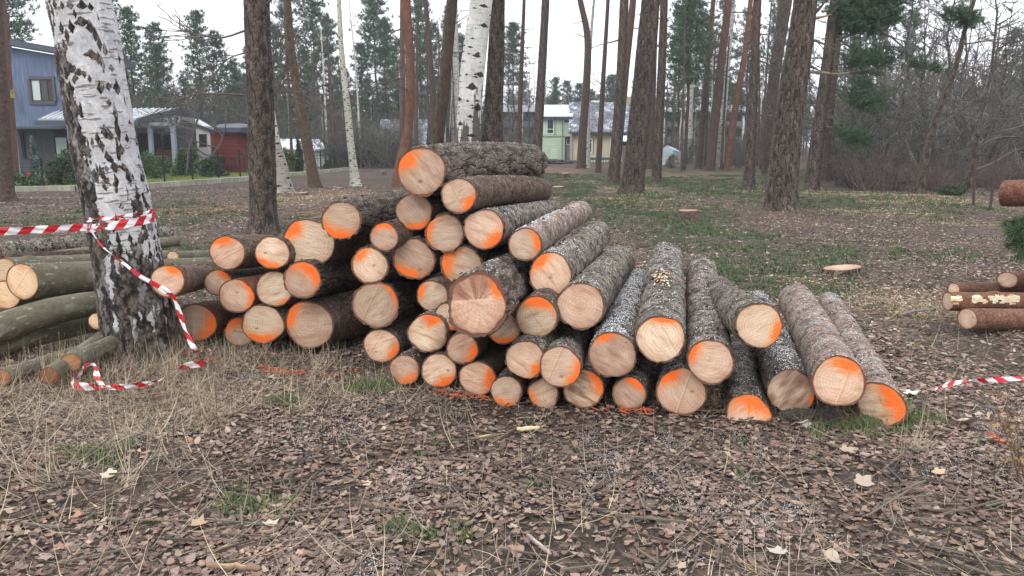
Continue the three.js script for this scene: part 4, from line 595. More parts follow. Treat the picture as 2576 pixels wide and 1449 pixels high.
function tuft(mb, p, dir, n, len, w, q, col) { for (let k = 0; k < n; k++) { const d = V(q.n(), q.n(), q.n()).multiplyScalar(1.1).addScaledVector(dir, .8).normalize(), s = V(q.n(), q.n(), q.n()).cross(d).normalize().multiplyScalar(w * .5), l = len * q.r(.6, 1.15), b = p.clone().addScaledVector(d, len * .06), f = q.r(.7, 1.3), c = col[floor(q() * col.length)]; mb.tri(b.clone().add(s), b.clone().sub(s), b.clone().addScaledVector(d, l), [c[0] * f, c[1] * f, c[2] * f]); } }
const GREEN = [[.046, .092, .043], [.06, .108, .05], [.04, .078, .04], [.075, .123, .055], [.052, .094, .055]];
const DEAD = (q) => { const k = q.r(.8, 1.2); return [.1 * k, .082 * k, .07 * k]; };
// a stem seen from foot to the top edge; it goes on above the picture and ends in a few limbs
function stem(name, o) {
  const foot = ground(o.x, o.y), z = foot.z, pts = [], wd = [], t = thing(name, o.label, o.cat ?? (name.includes('birch') ? 'birch tree' : 'pine tree'), foot, o.group), q = rng(floor(o.x * 7 + o.y));
  const list = [[o.x, o.y + 4, o.w * 1.0], ...(o.via ?? []), [o.tx, o.ty ?? 0, o.tw]];
  for (const [x, y, w] of list) { const p = onZ(x, y, z); pts.push(p); wd.push(sizeAt(w / 2, p)); }
  const last = pts[pts.length - 1], prev = pts[pts.length - 2], dir = last.clone().sub(prev).normalize(); let rT = wd[wd.length - 1];
  for (let k = 1; k <= 3; k++) { pts.push(last.clone().addScaledVector(dir, k * (o.more ?? 2.2)).add(V(q.n() * .1, 0, q.n() * .1))); wd.push(rT * (1 - .16 * k)); }
  const cv = new THREE.CatmullRomCurve3(pts, false, 'centripetal'), L = cv.getLength(), N = max(20, min(260, floor(L / (o.step ?? .09)))), path = [], rr = [];
  const H0 = pts[0].y; for (let k = 0; k <= N; k++) { const p = cv.getPointAt(k / N); path.push(p); let i = 0; while (i < pts.length - 2 && pts[i + 1].y < p.y) i++; const f = clamp((p.y - pts[i].y) / (pts[i + 1].y - pts[i].y)); const hb = p.y - H0; rr.push(lerp(wd[i], wd[i + 1], f) * (1 + (o.flare ?? .28) * exp(-hb / .16) + .04 * fb(hb * .9, o.x, 221, 2))); }
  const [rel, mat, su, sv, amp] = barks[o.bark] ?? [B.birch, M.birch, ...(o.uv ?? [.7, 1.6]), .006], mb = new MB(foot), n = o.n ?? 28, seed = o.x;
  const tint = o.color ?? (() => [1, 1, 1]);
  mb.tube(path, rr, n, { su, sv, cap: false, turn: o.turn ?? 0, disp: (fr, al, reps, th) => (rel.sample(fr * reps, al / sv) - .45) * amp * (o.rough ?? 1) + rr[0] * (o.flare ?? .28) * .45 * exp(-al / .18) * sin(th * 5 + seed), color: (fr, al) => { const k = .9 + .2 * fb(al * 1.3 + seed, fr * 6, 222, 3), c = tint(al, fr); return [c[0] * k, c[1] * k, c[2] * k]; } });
  mb.build('trunk', mat, t);
  const br = (p, d, len, r0, oo = {}) => { const m = new MB(foot); const pl = grow(m, p, d, len, r0, 7, { wob: .16, lift: .05, sag: -.02, rmin: oo.rmin ?? .009, depth: 2, kids: oo.kids ?? 2.8, color: DEAD, ...oo }, q); m.build('branch', M.plain, t); return pl; };
  for (let k = 0; k < (o.dead ?? 0); k++) { const f = q.r(o.dfrom ?? .25, .78), i = floor(f * N), a = q() * 6.28; const d = V(cos(a), q.r(-.25, .3), sin(a) * .7); br(path[i], d, q.r(.6, 1.2) * (o.dlen ?? 1.5), max(.013, rr[i] * q.r(.14, .24))); }
  for (const [pl, w, oo] of o.limbs ?? []) { // limbs read off the photograph: points, thickness, twigs
    const m = new MB(foot), ps = pl.map(([x, y], k) => onZ(x, y, z + (oo?.dz ?? .2) * k)), cv2 = new THREE.CatmullRomCurve3(ps), P = cv2.getPoints(10), R0 = sizeAt(w / 2, ps[0]); m.tube(P, P.map((_, k) => R0 * (1 - k / 13)), 6, { color: oo?.col ?? [.11, .09, .075], cap: false });
    for (let k = 0; k < (oo?.twigs ?? 7); k++) { const i = 2 + floor(q() * 8), d = P[min(10, i + 1)].clone().sub(P[i - 1]).normalize().add(V(q.n() * .8, q.n() * .8 - .1, q.n() * .8)); grow(m, P[i], d, q.r(.3, .8) * (oo?.tl ?? 1), R0 * .35, 4, { wob: .2, lift: .04, rmin: .007, depth: 1, kids: 4, color: DEAD }, q); }
    m.build('branch', M.plain, t);
    if (oo?.needles) { const nb = new MB(foot); for (const [i0, n1, spread] of oo.needles) for (let k = 0; k < n1 * 2.6; k++) { const b = P[i0].clone().lerp(P[max(0, i0 - 2)], q()).add(V(q.n() * spread * 1.25, q.n() * spread * .7, q.n() * spread * 1.25)); const d = V(q.n(), q.r(-.2, .6), q.n()).normalize(); for (let j = 0; j < 5; j++) tuft(nb, b.clone().addScaledVector(d, j * .05), d, 9, .15, .014, q, GREEN); } tag(nb.build('needles', M.needle, t), null, null, null, 'stuff'); }
  }
  if (o.crown !== 0) { const cb = new MB(foot), nb = new MB(foot), top = path[N]; for (let k = 0; k < 10; k++) { const a = q() * 6.3, i = N - floor(q() * N * .12); const P = grow(cb, path[i], V(cos(a), q.r(0, .8), sin(a)), q.r(1, 2.2), rr[i] * .3, 5, { wob: .2, lift: .08, rmin: .01, depth: 1, kids: 1.6, color: DEAD }, q); if (o.bark !== 'birch') for (let j = 2; j < P.length; j++) for (let m = 0; m < 5; m++) tuft(nb, P[j].clone().add(V(q.n() * .4, q.n() * .3, q.n() * .4)), V(0, .5, 0), 8, .3, .05, q, GREEN); } cb.build('limbs', M.plain, t); if (nb.i.length) tag(nb.build('needles', M.needle, t), null, null, null, 'stuff'); }
  return t;
}
const redTop = (h0, h1) => (al, fr) => mixc([.95, .94, .93], [1.18, .9, .8], smooth(h0, h1, al + .5 * fb(al * 2, fr * 5, 231, 3)));
const trees = [
  ['pine_tree', { x: 8, y: 505, w: 54, tx: -14, tw: 32, bark: 'brown', n: 32, flare: .5, tint: 0, color: () => [1.1, 1.08, 1.06], label: 'grey tan trunk cut by the left photo edge' }],
  ['pine_tree', { x: 36, y: 474, w: 27, tx: 2, tw: 22, bark: 'orange', color: () => [.75, .8, .85], dead: 3, dlen: .9, label: 'reddish trunk with a nest box behind the left edge trunk' }],
  ['pine_tree', { x: 664, y: 585, w: 70, tx: 645, tw: 61, via: [[662, 520, 66], [655, 260, 64]], bark: 'furrow', n: 72, step: .045, rough: 1.6, flare: .3, color: () => [.9, .86, .84], more: 1.6, label: 'straight thick grey brown pine behind the left end of the stack', limbs: [[[[622, 240], [560, 236], [470, 245], [405, 300]], 7, { twigs: 8, dz: .1 }], [[[622, 75], [555, 95], [490, 85], [415, 70]], 6, { twigs: 12, dz: .15 }], [[[625, 130], [570, 150], [520, 210], [470, 220]], 4, { twigs: 8 }], [[[676, 160], [700, 145], [715, 120]], 4, {}], [[[680, 225], [740, 230], [800, 238]], 4, {}], [[[660, 20], [690, -10], [710, -40]], 9, { twigs: 2 }], [[[690, 240], [712, 190], [720, 150]], 4, {}]] }],
  ['pine_tree', { x: 793, y: 474, w: 32, tx: 722, tw: 19, via: [[779, 400, 27], [752, 250, 24], [732, 130, 21]], bark: 'brown', color: () => [1.15, 1.12, 1.0], dead: 7, dlen: 1.3, label: 'slim tan pine with orange spot at its foot, leaning left', limbs: [[[[735, 245], [705, 215], [680, 222]], 5, { twigs: 4 }], [[[770, 305], [740, 302], [690, 305]], 4, { twigs: 3 }], [[[742, 190], [722, 195], [705, 235], [690, 270]], 5, { twigs: 4 }]] }],
  ['birch_tree', { x: 716, y: 484, w: 42, tx: 640, tw: 16, via: [[706, 420, 34], [690, 350, 26], [668, 200, 20]], bark: 'birch', color: (al) => al < 1.6 ? [.62, .58, .55] : [1, 1, 1], label: 'leaning birch with dark scaly foot partly hidden by the thick left pine', crown: 0 }],
  ['birch_tree', { x: 896, y: 468, w: 26, tx: 852, tw: 11, via: [[886, 400, 19], [872, 260, 17], [858, 120, 13]], bark: 'birch', uv: [.5, 1.1], color: () => [1, .99, .9], dead: 6, dlen: 1.2, dfrom: .5, label: 'slender cream birch with black flecks left of the topmost log' }],
  ['pine_tree', { x: 1000, y: 470, w: 38, tx: 1022, tw: 21, via: [[1012, 400, 30], [1026, 330, 22], [1032, 200, 21]], bark: 'orange', color: (al) => mixc([.8, .82, .84], [.85, .74, .68], smooth(1.2, 2.4, al)), dead: 6, dlen: 1.3, label: 'orange barked pine standing behind the topmost log', limbs: [[[[1022, 70], [990, 80], [968, 100]], 5, { twigs: 4 }], [[[1028, 150], [1000, 210], [985, 225]], 4, { twigs: 4 }]] }],
  ['pine_tree', { x: 1013, y: 420, w: 16, tx: 1012, tw: 12, bark: 'orange', color: () => [.7, .66, .66], dead: 5, label: 'dull red slim pine half hidden behind the orange barked pine' }],
  ['pine_tree', { x: 1094, y: 415, w: 18, tx: 1070, tw: 12, via: [[1088, 230, 15]], bark: 'brown', dead: 8, color: () => [.85, .8, .8], label: 'slim brown pine running in behind the smooth grey trunk' }],
  ['pine_tree', { x: 1080, y: 530, w: 42, tx: 1137, tw: 27, via: [[1099, 360, 33], [1118, 200, 30]], bark: 'brown', color: () => [.95, .92, .92], label: 'smooth grey brown trunk leaning right behind the topmost log', dead: 2 }],
  ['birch_tree', { x: 1154, y: 548, w: 76, tx: 1210, tw: 57, via: [[1174, 370, 62], [1188, 180, 60]], bark: 'birch', uv: [1.3, 2.6], n: 96, step: .04, turn: 1.2, color: (al, fr) => mixc([.2, .18, .165], [1.1, 1.1, 1.09], smooth(-.06, .06, al - 2.15 + .35 * sin((fr - .15) * 6.28) + 1.3 * fb(al * 2.2, fr * 22, 241, 4))), label: 'broad white birch with black diamond scars behind the topmost log', crown: 0 }],
  ['birch_tree', { x: 1146, y: 405, w: 26, tx: 1144, tw: 12, via: [[1146, 230, 20]], bark: 'birch', color: () => [.85, .84, .8], label: 'pale birch trunk just left of the broad scarred birch', crown: 0 }],
  ['pine_tree', { x: 1230, y: 540, w: 66, tx: 1252, tw: 34, via: [[1237, 360, 58], [1242, 250, 46], [1248, 130, 40]], bark: 'furrow', n: 56, step: .06, rough: 1.3, color: () => [.95, .93, .92], label: 'dark pine trunk touching the right side of the broad scarred birch', dead: 3 }],
  ['birch_tree', { x: 1072, y: 400, w: 15, tx: 1046, tw: 9, via: [[1060, 250, 12]], bark: 'birch', label: 'narrow flecked birch between the orange pine and the smooth grey trunk', crown: 0 }],
  ['pine_tree', { x: 1303, y: 428, w: 14, tx: 1318, tw: 8, via: [[1310, 200, 11]], bark: 'brown', color: () => [.8, .68, .66], dead: 16, dlen: 1.3, label: 'very thin dark red pine with many dead twigs left of the green house' }],
  ['pine_tree', { x: 1347, y: 450, w: 26, tx: 1372, tw: 19, via: [[1352, 360, 24], [1364, 150, 21]], bark: 'furrow', color: redTop(9, 12), label: 'pine trunk standing directly before the left edge of the green house', dead: 2 }],
  ['pine_tree', { x: 1461, y: 424, w: 24, tx: 1459, tw: 14, via: [[1466, 330, 21], [1475, 210, 19], [1477, 90, 17]], bark: 'brown', color: () => [.9, .88, .84], label: 'curved grey trunk in front of the slate roof, left of its middle', dead: 4, dlen: 1.5 }],
  ['birch_tree', { x: 1478, y: 422, w: 13, tx: 1494, tw: 6, via: [[1480, 200, 9], [1488, 70, 7]], bark: 'birch', color: () => [.8, .77, .72], dead: 6, label: 'thin birch stem close behind the curved grey trunk' }],
  ['pine_tree', { x: 1504, y: 434, w: 15, tx: 1529, tw: 9, via: [[1514, 250, 12]], bark: 'brown', color: () => [.8, .74, .72], label: 'slender trunk before the cream wall of the yellow house', dead: 1, crown: 0 }],
  ['pine_tree', { x: 1549, y: 425, w: 22, tx: 1592, tw: 17, via: [[1572, 190, 19]], bark: 'brown', color: redTop(4, 7), label: 'pine close behind the reddish pine, half covered by it', dead: 1, crown: 0 }],
  ['pine_tree', { x: 1542, y: 462, w: 31, tx: 1570, tw: 22, via: [[1552, 330, 26], [1563, 160, 23]], bark: 'furrow', color: redTop(5, 8), n: 36, label: 'reddish pine just left of the thickest middle pine', dead: 2 }],
  ['pine_tree', { x: 1588, y: 488, w: 60, tx: 1637, tw: 46, via: [[1594, 440, 56], [1613, 250, 52]], bark: 'furrow', n: 60, step: .06, rough: 1.6, color: () => [.9, .88, .85], label: 'thickest middle pine, rising from a ring of sawdust behind the right slope', dead: 3 }],
  ['pine_tree', { x: 1650, y: 460, w: 26, tx: 1670, tw: 19, via: [[1657, 330, 22]], bark: 'furrow', color: () => [.95, .9, .88], label: 'pine just right of the sawdust ringed pine', dead: 2 }],
  ['pine_tree', { x: 1634, y: 425, w: 19, tx: 1650, tw: 14, bark: 'brown', color: () => [.85, .82, .8], label: 'narrow pine seen in the gap right of the sawdust ringed pine', dead: 2, crown: 0 }],
  ['birch_tree', { x: 1703, y: 418, w: 28, tx: 1756, tw: 8, via: [[1720, 385, 22], [1734, 355, 13], [1737, 300, 10], [1742, 170, 9]], bark: 'birch', color: (al) => al < 2.2 ? [.5, .47, .42] : [.95, .94, .9], label: 'crooked birch with a bent mossy foot beside the little greenhouse', dead: 5 }],
  ['pine_tree', { x: 1756, y: 424, w: 19, tx: 1794, tw: 11, via: [[1768, 300, 16]], bark: 'brown', color: redTop(4, 9), label: 'slim pine right of the crooked birch', dead: 4 }],
  ['pine_tree', { x: 1785, y: 430, w: 25, tx: 1832, tw: 17, via: [[1803, 250, 21]], bark: 'brown', color: redTop(4, 8), label: 'leaning pine with reddish upper trunk, second right of the crooked birch', dead: 4, limbs: [[[[1812, 150], [1850, 142], [1890, 135], [1930, 150]], 5, { twigs: 8 }], [[[1806, 185], [1850, 175], [1880, 195], [1905, 230]], 5, { twigs: 8 }]] }],
  ['birch_tree', { x: 1801, y: 421, w: 20, tx: 1846, tw: 8, via: [[1818, 300, 14], [1832, 150, 11]], bark: 'birch', color: (al) => al < 3 ? [.6, .57, .53] : [.95, .94, .9], label: 'dark footed birch between the two leaning reddish pines', dead: 5 }],
  ['pine_tree', { x: 1828, y: 424, w: 20, tx: 1888, tw: 12, via: [[1850, 270, 17], [1874, 130, 14]], bark: 'orange', color: (al) => mixc([.75, .76, .78], [.85, .76, .7], smooth(3, 6, al)), label: 'strongly leaning orange pine behind the straight right trunks', dead: 4 }],
  ['pine_tree', { x: 1883, y: 474, w: 28, tx: 1905, tw: 20, via: [[1889, 350, 25], [1898, 150, 22]], bark: 'furrow', color: redTop(3.6, 6), n: 36, label: 'straight pine with pinkish top left of the right giant pine', dead: 8, dlen: 1.6, limbs: [[[[1900, 85], [1950, 90], [2000, 110]], 4, { twigs: 8 }], [[[1900, 150], [1940, 165], [1985, 205]], 5, { twigs: 8 }]] }],
  ['pine_tree', { x: 1926, y: 440, w: 24, tx: 1976, tw: 33, via: [[1940, 250, 27]], bark: 'furrow', color: () => [.85, .82, .8], label: 'pine close behind the left flank of the right giant pine', dead: 6, dlen: 1.5 }],
  ['pine_tree', { x: 1963, y: 527, w: 78, tx: 2026, tw: 56, via: [[1967, 470, 76], [1990, 250, 66], [2012, 110, 60]], bark: 'furrow', n: 84, step: .05, rough: 2, flare: .18, color: () => [1, .97, .93], label: 'giant furrowed pine standing in the clearing right of the stack', more: 1.6, limbs: [[[[2022, 180], [2060, 182], [2110, 186], [2150, 180]], 11, { twigs: 4, col: [.2, .165, .13], tl: .5 }], [[[2038, 40], [2060, 22], [2075, 5]], 14, { twigs: 1 }], [[[2040, 48], [2070, 42], [2092, 36]], 10, { twigs: 1, col: [.3, .22, .15] }], [[[2030, 95], [2070, 110], [2100, 125]], 8, { twigs: 5 }], [[[2035, 165], [2050, 172], [2062, 178]], 9, { twigs: 0 }]] }],
  ['pine_tree', { x: 2040, y: 480, w: 36, tx: 2100, tw: 24, via: [[2052, 380, 33], [2078, 180, 28]], bark: 'furrow', color: redTop(5.5, 8), n: 40, label: 'front stem of the right pine pair beside the bright stump', dead: 3, limbs: [
    [[[2092, 62], [2140, 62], [2195, 50], [2240, 30]], 9, { twigs: 10, needles: [[4, 40, .5], [6, 60, .6], [8, 80, .6], [10, 80, .6]] }], [[[2086, 108], [2150, 85], [2200, 75], [2280, 125], [2300, 170], [2380, 175]], 8, { twigs: 14, needles: [[9, 8, .2], [10, 10, .2]] }], [[[2080, 165], [2140, 160], [2190, 148], [2240, 140]], 7, { twigs: 8, needles: [[6, 40, .5], [9, 50, .5]] }],
    [[[2110, 100], [2150, 130], [2175, 200], [2200, 270], [2250, 320]], 6, { twigs: 16, needles: [[4, 10, .3], [6, 18, .4], [8, 18, .4]] }], [[[2090, 290], [2120, 330], [2160, 350], [2200, 356]], 5, { twigs: 10, needles: [[5, 20, .35], [8, 30, .4]] }], [[[2100, 220], [2150, 250], [2200, 262]], 5, { twigs: 10, needles: [[6, 24, .35], [9, 24, .4]] }], [[[2098, 20], [2150, 10], [2230, -20], [2290, -20]], 9, { twigs: 8, needles: [[3, 50, .6], [5, 70, .7], [7, 90, .8], [9, 90, .8]] }]] }],
  ['pine_tree', { x: 2070, y: 460, w: 26, tx: 2120, tw: 16, via: [[2084, 300, 22]], bark: 'brown', color: redTop(5.5, 8), label: 'rear stem of the right pine pair', dead: 8, dlen: 1.8 }],
  ['grey_tree', { x: 2312, y: 486, w: 25, tx: 2450, tw: 9, via: [[2330, 390, 18], [2352, 300, 16], [2402, 172, 13], [2428, 72, 10]], bark: 'furrow', cat: 'tree', color: () => [1.1, 1.08, 1], label: 'grey leaning tree rising to the upper right from the bramble edge', dead: 8, dlen: 2.2, crown: 0, limbs: [[[[2420, 112], [2470, 105], [2530, 95], [2600, 80]], 5, { twigs: 16, tl: 1.6 }], [[[2395, 195], [2440, 172], [2500, 165], [2580, 150]], 4, { twigs: 18, tl: 1.6 }], [[[2380, 250], [2430, 252], [2490, 262], [2560, 300]], 4, { twigs: 16, tl: 1.5 }], [[[2352, 325], [2400, 290], [2450, 255], [2500, 240]], 5, { twigs: 14 }], [[[2448, 60], [2420, 40], [2380, 20], [2330, -10]], 4, { twigs: 6, needles: [[2, 16, .25], [4, 26, .35], [6, 16, .3]] }]] }],
  ['grey_tree', { x: 2425, y: 486, w: 26, tx: 2455, ty: 350, tw: 12, via: [[2440, 430, 24], [2448, 395, 17]], bark: 'furrow', cat: 'tree', more: .06, crown: 0, flare: .15, color: () => [1, .96, .92], label: 'low gnarled tree with spreading grey limbs by the right fence', limbs: [[[[2450, 395], [2490, 350], [2540, 345], [2620, 320]], 9, { twigs: 14, tl: 1.4, col: [.11, .1, .09] }], [[[2452, 375], [2490, 340], [2560, 320], [2640, 290]], 8, { twigs: 14, tl: 1.4, col: [.13, .12, .11] }], [[[2446, 430], [2500, 410], [2550, 380], [2640, 370]], 9, { twigs: 14, tl: 1.3, col: [.1, .088, .075] }], [[[2452, 385], [2470, 365], [2520, 345], [2600, 350]], 6, { twigs: 12, col: [.11, .1, .09] }]] }],
];
for (const [n, o] of trees) stem(n, o);
{ // orange paint spot on the slim tan pine
  const t = scene.children.find((o) => o.userData.label?.includes('orange spot at its foot')), p = onZ(784, 452, t.position.z + .2), s = new THREE.CircleGeometry(sizeAt(4, p), 9); const m = mesh(s, std({ vertexColors: false, color: new THREE.Color().setRGB(.85, .2, .05) }), 'paint_spot', t); m.position.copy(p.sub(t.position)); }
{ // nest box
  const z = ground(36, 474).z + .22, p = onZ(33, 236, z), s = sizeAt(11, p), t = thing('nest_box', 'small wooden nest box on the reddish trunk at the left edge', 'nest box', p), mb = new MB(), m2 = new MB(); mb.box(-s / 2, -s * .9, -s * .4, s / 2, s * .6, s * .4, [.22, .19, .1]); m2.hexa([V(-s * .6, s * .65, s * .6), V(s * .6, s * .65, s * .6), V(s * .6, s * .82, -s * .5), V(-s * .6, s * .82, -s * .5), V(-s * .6, s * .75, s * .6), V(s * .6, s * .75, s * .6), V(s * .6, s * .95, -s * .5), V(-s * .6, s * .95, -s * .5)], [.14, .12, .09]); mb.build('box', M.plain, t); m2.build('roof', M.plain, t); mesh(new THREE.CylinderGeometry(s * .14, s * .14, .02, 12).rotateX(PI / 2), std({ vertexColors: false, color: new THREE.Color().setRGB(.01, .01, .01) }), 'entrance_hole', t).position.set(0, s * .1, s * .4);
}
// ---------- the wood behind ----------
function pineProto(seed, hgt, from, wide, dens) {
  const q = rng(seed), tr = new MB(), br = new MB(), nb = new MB(), pts = [], rr = []; for (let k = 0; k <= 8; k++) { pts.push(V(q.n() * .12, hgt * k / 8, q.n() * .12)); rr.push(.13 * (hgt / 12) * (1 - k / 9)); } tr.tube(pts, rr, 7, { su: .6, sv: .95, cap: false, color: (f, al) => mixc([.8, .76, .74], [1.3, .85, .62], smooth(hgt * .35, hgt * .6, al)) });
  const nB = floor(hgt * dens);
  for (let k = 0; k < nB; k++) {
    const t = from + (1 - from) * (k / nB), y = hgt * t, a = k * 2.4 + q(), prof = pow(1 - (t - from) / (1 - from), .65) * smooth(0, .18, (t - from) / (1 - from) + .08), len = wide * (prof * .9 + .12) * q.r(.55, 1.15), P = grow(br, V(0, y, 0), V(cos(a), q.r(-.15, .35), sin(a)), len, .035, 5, { wob: .12, lift: .12, rmin: .008, depth: 1, kids: .8, sides: 3, color: [.075, .06, .05] }, q);
    for (let j = 1; j < P.length; j++) for (let m = 0; m < 3; m++) if (q() < .8) { const b = P[j].clone().add(V(q.n() * .34, q.n() * .14, q.n() * .34)); tuft(nb, b, V(cos(a) * .5, .8, sin(a) * .5), 10, .36, .05, q, GREEN); }
  }
  return [tr.geo(), br.geo(), nb.geo()];
}
function bareProto(seed, hgt, o) {
  const q = rng(seed), tr = new MB(), br = new MB(), pts = [], rr = []; for (let k = 0; k <= 9; k++) { pts.push(V(q.n() * .2 * k / 4, hgt * k / 9, q.n() * .2 * k / 4)); rr.push(o.r * (1.02 - k / 9)); } tr.tube(pts, rr, 6, { su: .8, sv: 2, cap: false, color: o.tc ?? [.6, .57, .54] });
  const nB = floor(hgt * o.dens); for (let k = 0; k < nB; k++) { const t = q.r(o.from, 1), i = min(8, floor(t * 9)), p = pts[i].clone().lerp(pts[i + 1], t * 9 - i), a = q() * 6.3; grow(br, p, V(cos(a), q.r(.2, 1.3), sin(a)), hgt * q.r(.1, .3) * (1.15 - t), o.r * .35, 5, { wob: .16, lift: .06, rmin: o.rmin ?? .009, depth: 2, kids: o.kids ?? 2.6, sides: 3, color: (z) => { const k2 = z.r(.75, 1.2); return o.bc.map((c) => c * k2); } }, q); }
  return [tr.geo(), br.geo()];
}
const pines = [pineProto(1, 12, .28, 2.3, 6), pineProto(2, 13, .45, 2.1, 6), pineProto(3, 11, .15, 2.4, 6.5), pineProto(4, 14, .55, 2.2, 6)];
const bares = [bareProto(11, 12, { r: .12, from: .25, dens: 3.2, kids: 3.2, rmin: .011, bc: [.12, .113, .098] }), bareProto(12, 11, { r: .1, from: .2, dens: 3.6, kids: 3.2, rmin: .011, bc: [.125, .11, .096] }), bareProto(13, 13, { r: .1, from: .35, dens: 2.4, tc: [1, 1, .97], bc: [.13, .11, .105] }), bareProto(14, 9, { r: .08, from: .12, dens: 4.4, kids: 3.4, rmin: .011, bc: [.12, .1, .085] })];
const made = {};
function far(kind, x, topY, dist, label, group, n = 0) { // a tree of the wood: where it stands, how high it reaches
  const r = ray(x, 400), foot = V(r.x / -r.z * dist, 0, -dist); foot.y = gh(foot.x, foot.z) - .1;
  const top = onZ(x, topY, -dist).y - foot.y, key = kind + n, isP = kind === 'pine', src = isP ? pines[n] : bares[n], h0 = isP ? [12, 13, 11, 14][n] : [12, 11, 13, 9][n], s = top / h0; let t;
  if (!made[key]) { t = thing(isP ? 'background_pine' : n === 2 ? 'background_birch' : 'bare_tree', label, 'tree', foot, group); if (isP) { mesh(src[0], M.furrow, 'trunk', t); mesh(src[1], M.plain, 'branches', t); tag(mesh(src[2], M.needle, 'crown', t), null, null, null, 'stuff'); } else { mesh(src[0], n === 2 ? M.birch : M.brown, 'trunk', t); mesh(src[1], M.plain, 'crown', t); } made[key] = t; }
  else { t = copy(made[key], label, group); t.position.copy(foot); }
  const w = isP ? min(s, 1.15) : s; t.scale.set(w * (.95 + .1 * hash(floor(x), 1, 2)), s, w); t.rotation.y = x * 1.7; return t;
}
const gP = 'green pines of the wood behind the houses', gB = 'bare trees of the wood behind the houses', lP = 'green pine standing in the wood behind the houses', lB = 'leafless grey tree standing in the wood behind the houses', lW = 'white stemmed leafless birch in the wood behind the houses';
far('pine', 1722, -70, 50, 'nearer pine with drooping green boughs right of the sawdust ringed pine', null, 1); far('pine', 56, -160, 58, 'pine with thin orange trunk over the roof of the blue grey house', null, 3); far('pine', 350, 18, 62, 'pointed green pine between the big birch and the left pine, just over the terrace roof', null, 0); far('pine', 300, -30, 68, 'tall pine directly right of the big birch above the terrace roof', null, 2);
far('pine', 515, 28, 60, 'spire shaped pine above the red shed', null, 0); far('pine', 560, 82, 61, 'lower pine leaning on the spire shaped pine above the red shed', null, 2); far('pine', 598, 150, 66, 'bushy pine just left of the thick left pine', null, 2); far('pine', 475, 195, 66, 'low wide pine behind the white shed', null, 2); far('pine', 415, 110, 70, lP, gP, 0); far('pine', 1455, 210, 96, 'small far pine in the bright gap over the slate roof', null, 0); far('pine', 1395, 195, 92, 'dark green far pine above the white roof of the green house', null, 0); far('pine', 1530, 190, 95, 'broad far pine in the bright gap right of the curved grey trunk', null, 2);
